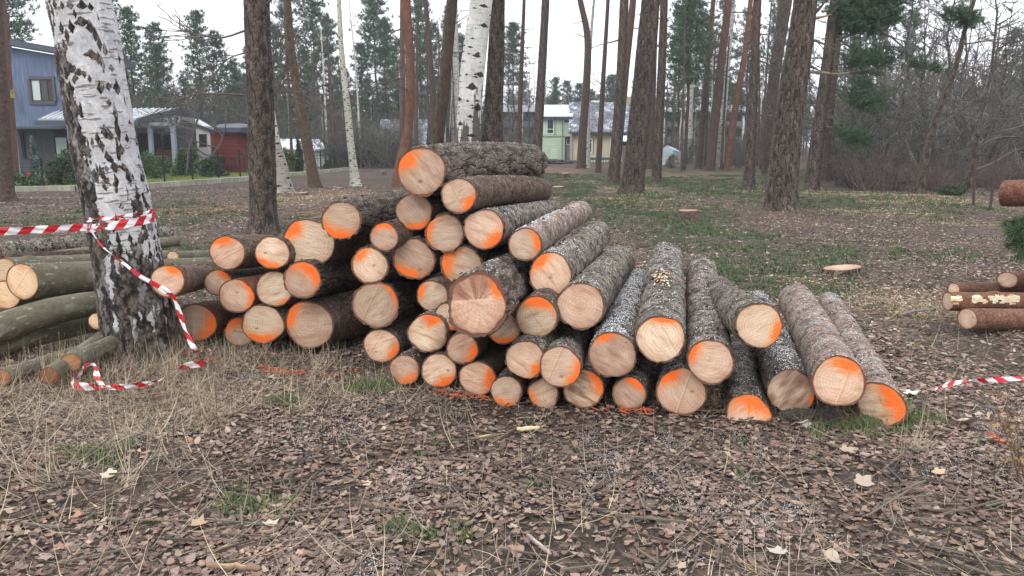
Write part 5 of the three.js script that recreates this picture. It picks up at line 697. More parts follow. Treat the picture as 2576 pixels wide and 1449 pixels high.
{
  const r = rng(31);
  for (const [x, y, d, n] of [[250, 40, 72, 1], [410, 60, 74, 2], [640, 120, 76, 2], [700, 60, 78, 2], [735, -60, 80, 0], [775, 120, 72, 2], [800, -80, 76, 1], [835, 40, 84, 0], [870, 170, 72, 2], [915, 110, 82, 0], [950, -40, 80, 3], [975, 50, 76, 0], [1005, 100, 86, 2], [1060, -60, 84, 1], [1090, 60, 80, 2], [1135, 20, 88, 0], [1165, 90, 84, 2], [680, 200, 70, 2], [760, 220, 68, 2], [930, 200, 74, 2], [1040, 200, 78, 2], [1290, 60, 90, 3], [1700, 30, 72, 0], [1725, -80, 76, 3], [1765, 40, 80, 1], [1810, -20, 84, 2], [1870, 20, 80, 0], [1935, -40, 86, 2], [1990, 40, 84, 2], [2130, -30, 78, 0], [2190, 60, 82, 2], [2270, 30, 80, 2], [2520, 75, 52, 2], [2575, 55, 50, 0], [2480, 150, 56, 2], [2150, 190, 70, 2], [2215, 240, 66, 2], [2620, 150, 48, 2]]) far('pine', x, y, d, lP, gP, n);
  for (const [x, y, d, n] of [[340, 150, 56, 3], [400, 190, 57, 3], [450, 200, 56, 1], [500, 230, 58, 3], [560, 240, 59, 3], [620, 240, 62, 3], [700, 120, 60, 1], [760, 200, 58, 3], [820, 60, 64, 1], [880, 140, 62, 3], [940, 150, 66, 0], [990, 220, 64, 3], [850, 250, 56, 3], [780, 290, 52, 3], [930, 300, 54, 3], [970, 330, 50, 3], [1050, 130, 70, 0], [1110, 150, 72, 1], [1280, 90, 84, 1], [1290, 170, 80, 3], [1330, 140, 88, 0], [1390, 240, 92, 1], [1425, 215, 95, 2], [1555, 140, 88, 1], [1610, 120, 84, 1], [1690, 60, 80, 0], [1740, 120, 76, 1], [1690, 240, 74, 3], [1900, 240, 66, 3], [1950, 120, 74, 1], [1990, 200, 60, 3], [2010, 300, 48, 3], [2110, 60, 64, 0], [2160, 130, 56, 1], [2140, 260, 44, 3], [2200, 40, 62, 1], [2240, 150, 50, 0], [2270, 250, 42, 3], [2290, -40, 60, 1], [2340, 30, 56, 0], [2380, 120, 50, 1], [2430, -30, 58, 0], [2470, 60, 52, 1], [2500, 150, 44, 3], [2550, 80, 54, 0], [2570, 180, 42, 1], [2400, 230, 40, 3], [2460, 280, 38, 3], [2540, 270, 36, 3], [2330, 280, 38, 3], [2200, 300, 40, 3], [2620, 120, 50, 1], [2260, -160, 44, 0], [2310, -90, 40, 1], [2360, -200, 46, 0], [2410, -120, 42, 1], [2470, -180, 44, 0], [2510, -60, 40, 1], [2560, -150, 42, 0], [2590, -40, 38, 1], [2140, -120, 52, 0], [1310, 300, 70, 3], [1275, 330, 66, 3], [1240, 260, 72, 3], [430, 280, 50, 3], [520, 290, 52, 3]]) far('bare', x, y, d, lB, gB, n);
  for (const [x, y, d, label] of [[906, 140, 60, 'white pencil thin birch right of the slender cream birch'], [812, 210, 62, 'white leaning birch stem left of the slender cream birch'], [1055, 160, 74, lW], [760, 60, 70, lW], [940, 230, 72, lW], [1440, 215, 98, 'far white birch over the white roof of the green house'], [1715, 40, 78, lW], [1770, 90, 82, lW], [1745, 240, 90, lW]]) far('birch' && 'bare', x, y, d, label, label === lW ? 'white birches of the wood behind' : undefined, 2);
  for (const [x, y, d, n] of [[2330, -60, 46, 2], [2352, -90, 44, 2], [2385, -60, 48, 2], [2290, 40, 50, 2], [2210, 120, 48, 2]]) far('bare', x, y, d, 'white birch of the clump left of the grey leaning tree', 'white birch clump at the right', 2);
  const slim = [];
  for (let k = 0; k < 64; k++) { const x = r() < .45 ? r.r(680, 1180) : r() < .7 ? r.r(1670, 2100) : r.r(2100, 2600), w = ray(x, 400), dd = r.r(46, 84), fx = w.x / -w.z * dd; slim.push([fx, -dd, r.r(.06, .12), r.r(7, 11), r.n() * .5, r() < .25]); }
  slim.forEach(([x, z, rr, h, ln, wh], k) => { const f = V(x, gh(x, z) - .1, z), t = thing(wh ? 'slim_birch' : 'slim_pine', wh ? 'thin pale stem in the shade of the wood behind' : 'thin dark stem in the shade of the wood behind', 'tree', f, wh ? 'thin pale stems of the wood' : 'thin dark stems of the wood'), m = new MB(f), p = [0, .3, .65, 1].map((q) => f.clone().add(V(ln * q * q + r.n() * .05, h * q, 0))); m.tube(p, [rr, rr * .85, rr * .65, rr * .4], 7, { su: .6, sv: wh ? 2 : 1, cap: false, color: [1, 1, 1] }); m.build('trunk', wh ? M.birch : M.brown, t); const b = new MB(f); for (let j = 0; j < 9; j++) { const q = r.r(.25, 1), a = r() * 6.3; grow(b, f.clone().add(V(ln * q * q, h * q, 0)), V(cos(a), r.r(-.2, .5), sin(a)), r.r(.6, 1.5), .018, 4, { wob: .2, lift: .05, rmin: .009, depth: 1, kids: 2.4, sides: 3, color: DEAD }, r); } b.build('branches', M.plain, t); });
  // the far wood that closes the view
  const list = (n, d0, d1, s0, s1, gap) => { const l = []; for (let k = 0; k < n; k++) { const d = r.r(d0, d1), x = (r() * 2 - 1) * d * .8; l.push([V(x, gh(x, -d) - .2, -d), Q(0, r() * 6.3, 0), V(1, 1, 1).multiplyScalar(r.r(s0, s1)), [1, 1, 1]]); } return l; };
  const merge3 = (gs) => { let off = 0; const g = new THREE.BufferGeometry(), pos = [], col = [], uv = [], idx = []; for (const s of gs) { pos.push(s.attributes.position.array); col.push(s.attributes.color.array); uv.push(s.attributes.uv.array); for (const i of s.index.array) idx.push(i + off); off += s.attributes.position.count; } const cat = (a, n) => { const f = new Float32Array(a.reduce((x, y) => x + y.length, 0)); let o = 0; for (const y of a) { f.set(y, o); o += y.length; } return new THREE.BufferAttribute(f, n); }; g.setAttribute('position', cat(pos, 3)); g.setAttribute('color', cat(col, 3)); g.setIndex(idx); g.computeVertexNormals(); return g; };
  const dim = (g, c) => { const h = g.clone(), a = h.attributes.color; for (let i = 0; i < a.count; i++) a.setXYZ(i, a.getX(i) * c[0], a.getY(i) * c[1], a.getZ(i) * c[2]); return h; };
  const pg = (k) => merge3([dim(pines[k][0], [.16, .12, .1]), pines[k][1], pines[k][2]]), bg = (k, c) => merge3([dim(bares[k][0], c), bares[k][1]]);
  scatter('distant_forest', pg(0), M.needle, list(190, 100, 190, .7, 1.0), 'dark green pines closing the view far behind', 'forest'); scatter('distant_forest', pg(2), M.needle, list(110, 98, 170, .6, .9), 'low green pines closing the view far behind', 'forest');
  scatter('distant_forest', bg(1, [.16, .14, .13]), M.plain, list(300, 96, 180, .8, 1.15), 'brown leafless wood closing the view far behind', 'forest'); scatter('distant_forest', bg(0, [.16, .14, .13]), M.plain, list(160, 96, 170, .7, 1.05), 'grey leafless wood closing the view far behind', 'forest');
  // brush: thin upright shoots and brambles
  const shrub = (seed, h, n, bc, rm = .0065, kids = 1.7) => { const q = rng(seed), b = new MB(); for (let k = 0; k < n; k++) { const a = q() * 6.3; grow(b, V(q.n() * .25, 0, q.n() * .25), V(cos(a) * .5, q.r(.5, 1.4), sin(a) * .5), h * q.r(.5, 1), rm * 2.4, 5, { wob: .2, lift: .02, rmin: rm, depth: 2, kids, sides: 3, color: (z) => { const k2 = z.r(.7, 1.25); return bc.map((c) => c * k2); } }, q); } return b.geo(); };
  const sA = shrub(21, 1.7, 26, [.13, .1, .088]), sB = shrub(22, 2.8, 22, [.105, .1, .086], .009, 1.8), sC = shrub(23, 1.2, 30, [.135, .1, .088]);
  const sD = shrub(24, 5.2, 20, [.118, .112, .098], .013, 1.7);
  const zone = (n, x0, x1, y0, y1, s0, s1) => { const l = []; for (let k = 0; k < n; k++) { const p = ground(r.r(x0, x1), r.r(y0, y1)); l.push([p, Q(0, r() * 6.3, 0), V(1, r.r(.8, 1.2), 1).multiplyScalar(r.r(s0, s1)), Array(3).fill(r.r(.85, 1.15))]); } return l; };
  scatter('brushwood', sA, M.plain, [...zone(36, 2090, 2330, 425, 482, .5, 1.1), ...zone(18, 1840, 1960, 405, 425, .8, 1.3), ...zone(20, 2440, 2600, 440, 480, .5, .9)], 'tangled red brown brambles along the right fence', 'bramble');
  scatter('brushwood', sB, M.plain, [...zone(44, 2080, 2600, 410, 440, .8, 1.6), ...zone(18, 1680, 1960, 402, 416, .9, 1.4), ...zone(40, 830, 1010, 405, 425, .8, 1.3), ...zone(20, 1200, 1300, 402, 416, .9, 1.5), ...zone(16, 700, 860, 405, 415, .6, 1)], 'grey leafless undergrowth below the trees', 'undergrowth');
  const wood = (n, x0, x1, d0, d1, s0, s1) => { const l = []; for (let k = 0; k < n; k++) { const w = ray(r.r(x0, x1), 400), dd = r.r(d0, d1), x = w.x / -w.z * dd; l.push([V(x, gh(x, -dd) - .1, -dd), Q(0, r() * 6.3, 0), V(1, r.r(.8, 1.25), 1).multiplyScalar(r.r(s0, s1)), Array(3).fill(r.r(.8, 1.2))]); } return l; };
  scatter('leafless_thicket', sD, M.plain, [...wood(44, 2080, 2640, 32, 70, .7, 1.5), ...wood(30, 300, 640, 53, 64, .6, 1.1), ...wood(16, 690, 1130, 60, 84, .5, .9)], 'grey leafless thicket filling the space between the trees', 'thicket');
  scatter('brushwood', sC, M.plain, [...zone(26, 2290, 2420, 440, 486, .5, 1), ...zone(30, 1230, 1330, 404, 418, .6, 1)], 'low reddish scrub at the clearing edge', 'scrub');
}
// ---------- buildings ----------
// upright slabs between picture columns and rows on a plane z, with depth behind it
const stripTex = (seed, base, amp, vertical, boards) => tex(512, 512, (u, v) => { const a = vertical ? u : v, b = vertical ? v : u, n = pf(a * 40, b * 5, 40, 5, seed, 4, .6), m = pf(u * 5, v * 5, 5, 5, seed + 3, 4), bd = boards ? (mod(a * boards, 1) < .08 ? .7 : 1) : 1, drip = smooth(.25, .6, pf(a * 26, b * 2, 26, 2, seed + 9, 3)); return base.map((c) => clamp(c * (1 + amp * n + amp * .7 * m) * bd + drip * amp * 130, 0, 255)); }, true);
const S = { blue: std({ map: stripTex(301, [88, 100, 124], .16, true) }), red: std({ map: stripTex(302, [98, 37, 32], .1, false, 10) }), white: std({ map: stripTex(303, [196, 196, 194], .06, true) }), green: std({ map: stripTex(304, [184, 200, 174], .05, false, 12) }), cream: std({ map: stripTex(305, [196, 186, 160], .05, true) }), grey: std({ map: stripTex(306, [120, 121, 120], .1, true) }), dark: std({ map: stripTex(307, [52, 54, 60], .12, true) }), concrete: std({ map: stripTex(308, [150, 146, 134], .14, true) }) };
S.glass = std({ color: new THREE.Color().setRGB(.03, .04, .045), roughness: .08 }); S.blind = std({ color: new THREE.Color().setRGB(.42, .5, .48), roughness: .5 }); S.wood = std({ color: new THREE.Color().setRGB(.075, .04, .025) }); S.trim = std({ color: new THREE.Color().setRGB(.72, .74, .74) }); S.navy = std({ color: new THREE.Color().setRGB(.045, .055, .08), roughness: .5 }); S.snowroof = std({ color: new THREE.Color().setRGB(.78, .8, .84) }); S.post = std({ color: new THREE.Color().setRGB(.22, .24, .28) }); S.black = std({ color: new THREE.Color().setRGB(.012, .014, .014) });
S.slate = std({ map: tex(512, 512, (u, v) => { const row = floor(v * 16), b = mod(u * 14 + (row % 2) * .5, 1), id = hash(floor(u * 14 + (row % 2) * .5), row, 311), e = mod(v * 16, 1) < .12 || b < .07 ? .6 : 1, sn = smooth(.16, .3, pf(u * 60, v * 60, 60, 60, 312, 2) * .6 + pf(u * 7, v * 7, 7, 7, 313, 3) * .5 + (mod(v * 16, 1) < .25 ? .14 : -.05)); const c = [92, 96, 104].map((q) => q * (.8 + .4 * id) * e); return mixc(c, [214, 218, 226], sn * .85); }, true) });
// a box given by picture columns and rows on the upright plane z, reaching back by dp
function slab(mb, x0, y0, x1, y1, z, dp = .1, k, s = .5) { const ym = (y0 + y1) / 2, xm = (x0 + x1) / 2; return mb.box(onZ(x0, ym, z).x, onZ(xm, y1, z).y, z - dp, onZ(x1, ym, z).x, onZ(xm, y0, z).y, z, k, s); }
function part(t, name, mat, f, label) { const mb = new MB(t.position); f(mb); const m = mb.build(name, mat, t); return label ? tag(m, label) : m; }
function winPart(t, x0, y0, x1, y1, z, { frame = S.trim, fw = 3, bars = [], rows = [], pane = S.glass, sill } = {}) { // window > panes; the frame stands proud of the wall
  const w = part(t, 'window', frame, (m) => { slab(m, x0, y0, x1, y0 + fw, z + .05, .1); slab(m, x0, y1 - fw, x1, y1, z + .05, .1); slab(m, x0, y0 + fw, x0 + fw, y1 - fw, z + .045, .09); slab(m, x1 - fw, y0 + fw, x1, y1 - fw, z + .045, .09); for (const b of bars) slab(m, b - fw * .35, y0 + fw, b + fw * .35, y1 - fw, z + .04, .08); for (const b of rows) slab(m, x0 + fw, b - fw * .35, x1 - fw, b + fw * .35, z + .042, .08); });
  const xs = [x0 + fw, ...bars, x1 - fw]; for (let k = 0; k < xs.length - 1; k++) { const mb = new MB(t.position); slab(mb, xs[k], y0 + fw, xs[k + 1], y1 - fw, z + .012 - .002 * k, .01); const p = mb.build('pane', Array.isArray(pane) ? pane[k % pane.length] : pane, w); }
  return w;
}
{ // blue grey house with terrace
  const z = -43, t = thing('blue_house', 'blue grey flat roofed house with a terrace roof, left behind the big birch', 'house', V(onZ(150, 440, z).x, 0, z));
  part(t, 'upper_wall', S.blue, (m) => { const zf = z, p = (x, y, zz) => onZ(x, y, zz), a = p(-80, 322, zf), b = p(232, 322, zf), y0 = a.y, yl = p(-80, 96, zf).y, yr = p(232, 151, zf).y, d = 3; m.hexa([V(a.x, y0, zf), V(b.x, y0, zf), V(b.x, y0, zf - d), V(a.x, y0, zf - d), V(a.x, yl, zf), V(b.x, yr, zf), V(b.x, yr, zf - d), V(a.x, yl, zf - d)], undefined, .4); });
  part(t, 'roof', S.navy, (m) => { const a = onZ(-90, 94, z), b = onZ(268, 156, z), f = .5, h = .3; m.hexa([V(a.x, a.y, z + f), V(b.x, b.y, z + f), V(b.x, b.y, z - 3.3), V(a.x, a.y, z - 3.3), V(a.x, a.y + h, z + f), V(b.x, b.y + h, z + f), V(b.x, b.y + h, z - 3.3), V(a.x, a.y + h, z - 3.3)]); });
  const wz = z + .02; part(t, 'window_surround', S.navy, (m) => { slab(m, 70, 192, 136, 199, z + .09, .085); slab(m, 76, 255, 138, 263, z + .09, .085); slab(m, 70, 199, 77, 263, z + .085, .08); slab(m, 131, 199, 138, 255, z + .085, .08); });
  winPart(t, 77, 199, 131, 255, wz, { frame: S.wood, fw: 3.2, bars: [101, 119], pane: [S.blind, S.glass, S.wood] });
  part(t, 'lower_wall', std({ map: stripTex(309, [84, 85, 90], .1, true) }), (m) => { slab(m, -60, 322, 470, 445, z - 1.6, 1.2, undefined, .4); });
  part(t, 'door', S.dark, (m) => slab(m, 137, 322, 172, 440, z - 1.5, .08)); part(t, 'door', S.black, (m) => slab(m, 402, 338, 447, 432, z - 1.5, .08)); part(t, 'door_glass', S.blind, (m) => slab(m, 141, 346, 168, 400, z - 1.46, .03)); part(t, 'window', S.dark, (m) => slab(m, 42, 333, 60, 398, z - 1.5, .08)); part(t, 'window', S.black, (m) => slab(m, 345, 335, 395, 400, z - 1.5, .08));
  part(t, 'post', S.post, (m) => slab(m, 33, 322, 46, 445, z - .1, .3)); part(t, 'wall_beam', S.navy, (m) => slab(m, -60, 318, 240, 324, z + .012, 1.7));
  // terrace roof of seamed metal, low eave to the front, gable to the right
  const ez = z + 2.2, rz = z - .9, eL = onZ(95, 305, ez), eR = onZ(345, 306, ez), rL = onZ(150, 279, rz), rR = onZ(446, 279, rz);
  part(t, 'terrace_roof', std({ color: new THREE.Color().setRGB(.3, .33, .38), roughness: .45, metalness: .4 }), (m) => m.hexa([eL, eR, rR, rL, ...[eL, eR, rR, rL].map((p) => p.clone().add(V(0, .12, 0)))]));
  part(t, 'gutter', S.navy, (m) => { m.box(eL.x - .1, eL.y - .2, ez - .02, eR.x + .1, eL.y + .04, ez + .16); });
  part(t, 'verge', S.navy, (m) => { const d = V(.12, 0, .02); m.hexa([eR.clone().add(V(0, -.1, .1)), eR.clone().add(V(.16, -.1, .1)), rR.clone().add(V(.16, -.12, 0)), rR.clone().add(V(0, -.12, 0)), eR.clone().add(V(0, .16, .1)), eR.clone().add(V(.16, .16, .1)), rR.clone().add(V(.16, .18, 0)), rR.clone().add(V(0, .18, 0))]); const bR = onZ(520, 302, z - 3.4); m.hexa([rR.clone().add(V(0, -.12, 0)), rR.clone().add(V(.16, -.12, 0)), bR.clone().add(V(.16, -.1, 0)), bR.clone().add(V(0, -.1, 0)), rR.clone().add(V(0, .17, 0)), rR.clone().add(V(.16, .17, 0)), bR.clone().add(V(.16, .15, 0)), bR.clone().add(V(0, .15, 0))]); });
  for (let k = 1; k < 20; k++) { const f = k / 20, a = eL.clone().lerp(eR, f).add(V(0, .12, 0)), b = rL.clone().lerp(rR, f).add(V(0, .12, 0)); part(t, 'roof_seam', S.trim, (m) => m.hexa([a.clone().add(V(-.02, 0, 0)), a.clone().add(V(.02, 0, 0)), b.clone().add(V(.02, 0, 0)), b.clone().add(V(-.02, 0, 0)), a.clone().add(V(-.02, .05, 0)), a.clone().add(V(.02, .05, 0)), b.clone().add(V(.02, .05, 0)), b.clone().add(V(-.02, .05, 0))])); }
  part(t, 'post', S.post, (m) => slab(m, 372, 312, 381, 392, ez - .6, .22)); part(t, 'post', S.post, (m) => slab(m, 431, 322, 441, 420, ez - .6, .22)); part(t, 'beam', S.post, (m) => slab(m, 366, 308, 432, 316, ez - .58, .2));
  for (const [x0, y0, x1, y1] of [[436, 330, 415, 297], [436, 330, 454, 300], [436, 330, 437, 296]]) { const a = onZ(x0, y0, ez - .7), b = onZ(x1, y1, ez - .7); part(t, 'brace', S.post, (m) => m.tube([a, b], [.09, .09], 4, { turn: .78 })); }
  part(t, 'terrace_railing', S.wood, (m) => { for (let k = 0; k < 7; k++) slab(m, 395, 378 + k * 6, 450, 381 + k * 6, ez - 1.2, .03); slab(m, 395, 374, 398, 425, ez - 1.18, .06); slab(m, 447, 374, 450, 425, ez - 1.18, .06); }, 'brown slatted terrace railing');
}
{ const z = -47, t = thing('white_shed', 'small white rendered outbuilding with a brown window between terrace and red shed', 'shed', V(onZ(505, 420, z).x, 0, z)); const a = onZ(448, 425, z), b = onZ(533, 425, z), yl = onZ(490, 300, z).y, yr = onZ(533, 330, z).y, xm = onZ(490, 300, z).x;
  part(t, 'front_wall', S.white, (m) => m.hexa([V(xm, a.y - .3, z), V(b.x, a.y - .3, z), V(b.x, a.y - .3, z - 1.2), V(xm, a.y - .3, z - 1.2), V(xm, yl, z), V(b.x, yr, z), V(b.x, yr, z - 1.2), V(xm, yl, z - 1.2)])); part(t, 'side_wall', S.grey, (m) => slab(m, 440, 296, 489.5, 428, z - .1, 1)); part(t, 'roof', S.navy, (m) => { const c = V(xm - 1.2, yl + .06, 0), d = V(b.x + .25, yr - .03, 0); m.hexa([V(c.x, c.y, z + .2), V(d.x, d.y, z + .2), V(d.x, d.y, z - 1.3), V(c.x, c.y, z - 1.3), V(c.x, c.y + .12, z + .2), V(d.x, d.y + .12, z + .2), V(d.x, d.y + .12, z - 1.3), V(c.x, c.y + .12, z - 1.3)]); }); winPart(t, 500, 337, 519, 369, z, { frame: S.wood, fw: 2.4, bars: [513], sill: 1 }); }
{ const z = -45, t = thing('red_shed', 'red boarded garden shed with a dark low roof', 'shed', V(onZ(580, 425, z).x, 0, z)), a = onZ(535, 428, z), m1 = onZ(602, 428, z), b = onZ(662, 424, z - 2.2), y = (x, yy, zz = z) => onZ(x, yy, zz).y;
  part(t, 'front_wall', S.red, (m) => m.box(a.x, a.y - .3, z - 3.2, m1.x, y(570, 330), z, undefined, .5)); part(t, 'side_wall', S.red, (m) => { const yt = y(570, 330); m.hexa([V(m1.x + .003, a.y - .3, z - .004), V(b.x, a.y - .3, z - 2.2), V(b.x, a.y - .3, z - 3.2), V(m1.x + .003, a.y - .3, z - 3.19), V(m1.x + .003, yt, z - .004), V(b.x, yt - .3, z - 2.2), V(b.x, yt - .3, z - 3.2), V(m1.x + .003, yt, z - 3.19)], [1.15, 1.1, 1.1], .5); });
  part(t, 'roof', S.navy, (m) => { const p0 = onZ(538, 327, z + .3), p1 = onZ(606, 327, z + .3), p2 = onZ(668, 342, z - 2), q1 = onZ(600, 316, z - 1.6), q0 = onZ(552, 318, z - 1.6), h = V(0, .13, 0), dn = V(0, -.12, 0); m.hexa([p0.clone().add(dn), p1.clone().add(dn), q1.clone().add(dn), q0.clone().add(dn), p0.clone().add(h), p1.clone().add(h), q1.clone().add(h), q0.clone().add(h)]); m.hexa([p1.clone().add(V(.01, -.12, 0)), p2.clone().add(dn), q1.clone().add(V(1.6, -.3, 0)), q1.clone().add(V(.01, -.12, 0)), p1.clone().add(V(.01, .13, 0)), p2.clone().add(h), q1.clone().add(V(1.6, .0, 0)), q1.clone().add(V(.01, .13, 0))]); });
  const bin = thing('rubbish_bin', 'black lidded bin standing against the red shed', 'bin', onZ(548, 428, z + .8)); part(bin, 'body', S.black, (m) => { const p = bin.position; m.hexa([V(p.x - .24, p.y - .1, p.z + .24), V(p.x + .24, p.y - .1, p.z + .24), V(p.x + .24, p.y - .1, p.z - .24), V(p.x - .24, p.y - .1, p.z - .24), V(p.x - .3, p.y + .72, p.z + .3), V(p.x + .3, p.y + .72, p.z + .3), V(p.x + .3, p.y + .72, p.z - .3), V(p.x - .3, p.y + .72, p.z - .3)]); }); part(bin, 'lid', S.navy, (m) => { const p = bin.position; m.box(p.x - .32, p.y + .725, p.z - .32, p.x + .32, p.y + .79, p.z + .32); });
  const tb = thing('garden_table', 'small dark garden table in front of the red shed', 'table', onZ(604, 428, z + 1.2)); part(tb, 'table_top', S.black, (m) => { const p = tb.position; m.box(p.x - .4, p.y + .62, p.z - .3, p.x + .4, p.y + .67, p.z + .3); }); for (const [i, j] of [[-1, -1], [-1, 1], [1, -1], [1, 1]]) part(tb, 'leg', S.black, (m) => { const p = tb.position; m.box(p.x + i * .34 - .025, p.y - .1, p.z + j * .25 - .025, p.x + i * .34 + .025, p.y + .62, p.z + j * .25 + .025); }); }
{ const z = -58, t = thing('glass_greenhouse', 'long white framed greenhouse with a snowy roof behind the slim tan pine', 'greenhouse', V(onZ(760, 425, z).x, 0, z)); const pan = std({ color: new THREE.Color().setRGB(.4, .45, .48), roughness: .25 });
  part(t, 'roof', S.snowroof, (m) => { const a = onZ(692, 376, z + .2), b = onZ(818, 380, z + .2), c = onZ(808, 354, z - 2), d = onZ(692, 352, z - 2), h = V(0, .1, 0); m.hexa([a, b, c, d, ...[a, b, c, d].map((p) => p.clone().add(h))]); });
  for (let k = 0; k < 8; k++) { const x0 = 694 + k * 15.4; part(t, 'pane', pan, (m) => slab(m, x0 + 1.5, 380, x0 + 13.9, 426, z, .04)); part(t, 'frame_post', S.trim, (m) => slab(m, x0 - 1.2, 377, x0 + 1.2, 428, z + .05, .1)); } part(t, 'frame_rail', S.trim, (m) => slab(m, 692, 376, 818, 380, z + .06, .12)); part(t, 'back_wall', S.grey, (m) => slab(m, 692, 356, 816, 428, z - 2, .1)); }
{ const z = -68, t = thing('grey_cabin', 'cabin with a steep frosty slate roof left of the smooth grey trunk', 'cabin', V(onZ(1010, 410, z).x, 0, z));
  part(t, 'roof', S.slate, (m) => { const a = onZ(944, 362, z + .4), b = onZ(1072, 364, z + .4), c = onZ(1076, 304, z - 2.6), d = onZ(958, 304, z - 2.6), n = V(0, .12, -.06); m.hexa([a, b, c, d, ...[a, b, c, d].map((p) => p.clone().add(n))], undefined, .35); });
  part(t, 'wall', S.dark, (m) => slab(m, 950, 360, 1080, 412, z - .2, 5)); part(t, 'gable', S.dark, (m) => { const a = onZ(1074, 366, z + .2), c = onZ(1078, 308, z - 2.6), b = onZ(1088, 366, z - 5); m.tri(a, b, c); m.tri(a.clone().add(V(-.1, 0, 0)), c.clone().add(V(-.1, 0, 0)), b.clone().add(V(-.1, 0, 0))); }); }
{ const z = -76, t = thing('green_house', 'pale green two storey house with a snow covered roof', 'house', V(onZ(1400, 405, z).x, 0, z));
  part(t, 'upper_wall', S.green, (m) => slab(m, 1362, 296, 1436, 343.4, z, 8, undefined, .5)); part(t, 'lower_wall', S.green, (m) => slab(m, 1358, 344, 1420, 412, z + .06, 8, undefined, .5)); part(t, 'side_wall', S.grey, (m) => slab(m, 1420.2, 344, 1438, 412, z - .4, 7)); part(t, 'ledge', std({ color: new THREE.Color().setRGB(.2, .27, .2) }), (m) => slab(m, 1360, 341.5, 1437, 344.5, z + .12, .2));
  part(t, 'roof', S.snowroof, (m) => { const a = onZ(1356, 295, z + .4), b = onZ(1440, 295, z + .4), c = onZ(1440, 268, z - 4), d = onZ(1360, 268, z - 4), h = V(0, .16, 0); m.hexa([a, b, c, d, ...[a, b, c, d].map((p) => p.clone().add(h))]); }); part(t, 'gutter', S.navy, (m) => slab(m, 1356, 293.5, 1440, 297.5, z + .5, .12));
  winPart(t, 1367, 299, 1393, 337, z, { fw: 2, rows: [325], bars: [1376], pane: [S.blind, S.glass] }); winPart(t, 1417, 299, 1433, 310, z, { fw: 1.6 }); winPart(t, 1424, 350, 1434, 364, z - .38, { fw: 1.6 }); part(t, 'corner_board', std({ color: new THREE.Color().setRGB(.2, .27, .2) }), (m) => slab(m, 1394.5, 297, 1397, 341, z + .04, .05)); part(t, 'downpipe', S.post, (m) => slab(m, 1413, 297, 1415.4, 406, z + .16, .09)); part(t, 'door', std({ color: new THREE.Color().setRGB(.5, .62, .47) }), (m) => slab(m, 1385, 372, 1402, 408, z + .1, .05)); }
{ const z = -74, t = thing('yellow_house', 'cream walled house with a large frosty slate roof', 'house', V(onZ(1540, 405, z).x, 0, z));
  part(t, 'wall', S.cream, (m) => slab(m, 1437, 330, 1664, 414, z, 9, undefined, .4)); part(t, 'roof', S.slate, (m) => { const a = onZ(1430, 334, z + .6), b = onZ(1672, 334, z + .6), c = onZ(1672, 262, z - 4.4), d = onZ(1432, 262, z - 4.4), n = V(0, .2, -.1); m.hexa([a, b, c, d, ...[a, b, c, d].map((p) => p.clone().add(n))], undefined, .28); const e = onZ(1432, 334, z - 9.4), f = onZ(1672, 334, z - 9.4); m.hexa([d.clone().add(V(0, 0, -.01)), c.clone().add(V(0, 0, -.01)), V(b.x, a.y, z - 9.4), V(a.x, a.y, z - 9.4), d.clone().add(V(0, .2, -.11)), c.clone().add(V(0, .2, -.11)), V(b.x, a.y + .2, z - 9.4), V(a.x, a.y + .2, z - 9.4)]); }); part(t, 'eave_board', S.navy, (m) => slab(m, 1430, 332, 1672, 336.5, z + .66, .1)); part(t, 'downpipe', S.post, (m) => slab(m, 1439, 336, 1441.5, 412, z + .12, .09));
  winPart(t, 1466, 349, 1490, 385, z, { fw: 2.6, rows: [359] }); winPart(t, 1534, 349, 1558, 385, z, { fw: 2.6, rows: [359] }); for (const x of [1491.5, 1559.5]) part(t, 'window_trim', std({ color: new THREE.Color().setRGB(.16, .18, .13) }), (m) => slab(m, x, 347, x + 2, 388, z + .05, .06));
  part(t, 'chimney', std({ map: stripTex(321, [168, 150, 112], .12, false, 14) }), (m) => slab(m, 1575, 243, 1588, 266, z - 4, .9)); part(t, 'roof_vent', S.snowroof, (m) => { slab(m, 1488, 253, 1512, 257, z - 4.2, .8); slab(m, 1494, 257, 1506, 265, z - 4.3, .5); });
  part(t, 'porch_roof', S.snowroof, (m) => { const a = onZ(1562, 356, z + 2.6), b = onZ(1668, 356, z + 2.6), c = onZ(1668, 342, z + .1), d = onZ(1562, 342, z + .1), h = V(0, .12, 0); m.hexa([a, b, c, d, ...[a, b, c, d].map((p) => p.clone().add(h))]); }); part(t, 'porch_wall', S.dark, (m) => slab(m, 1566, 357, 1664, 366, z + 2.2, 2));
  for (let k = 0; k < 9; k++) part(t, 'slat', std({ color: new THREE.Color().setRGB(.16, .14, .125) }), (m) => slab(m, 1565, 367 + k * 5.4, 1664, 370.6 + k * 5.4, z + 2.5, .05)); part(t, 'porch_back', std({ color: new THREE.Color().setRGB(.14, .12, .105) }), (m) => slab(m, 1566, 366, 1663, 414, z + 2, .05)); }
{ const z = -76 + 6, t = thing('garden_fence', 'low green and white garden railing before the yellow house', 'fence', V(onZ(1510, 412, z).x, 0, z)); for (let k = 0; k < 24; k++) part(t, 'picket', k % 2 ? S.trim : std({ color: new THREE.Color().setRGB(.04, .1, .08) }), (m) => slab(m, 1484 + k * 3.2, 404, 1485.8 + k * 3.2, 416, z, .04)); part(t, 'rail', std({ color: new THREE.Color().setRGB(.04, .12, .09) }), (m) => slab(m, 1482, 396, 1562, 403, z + .02, .06)); }
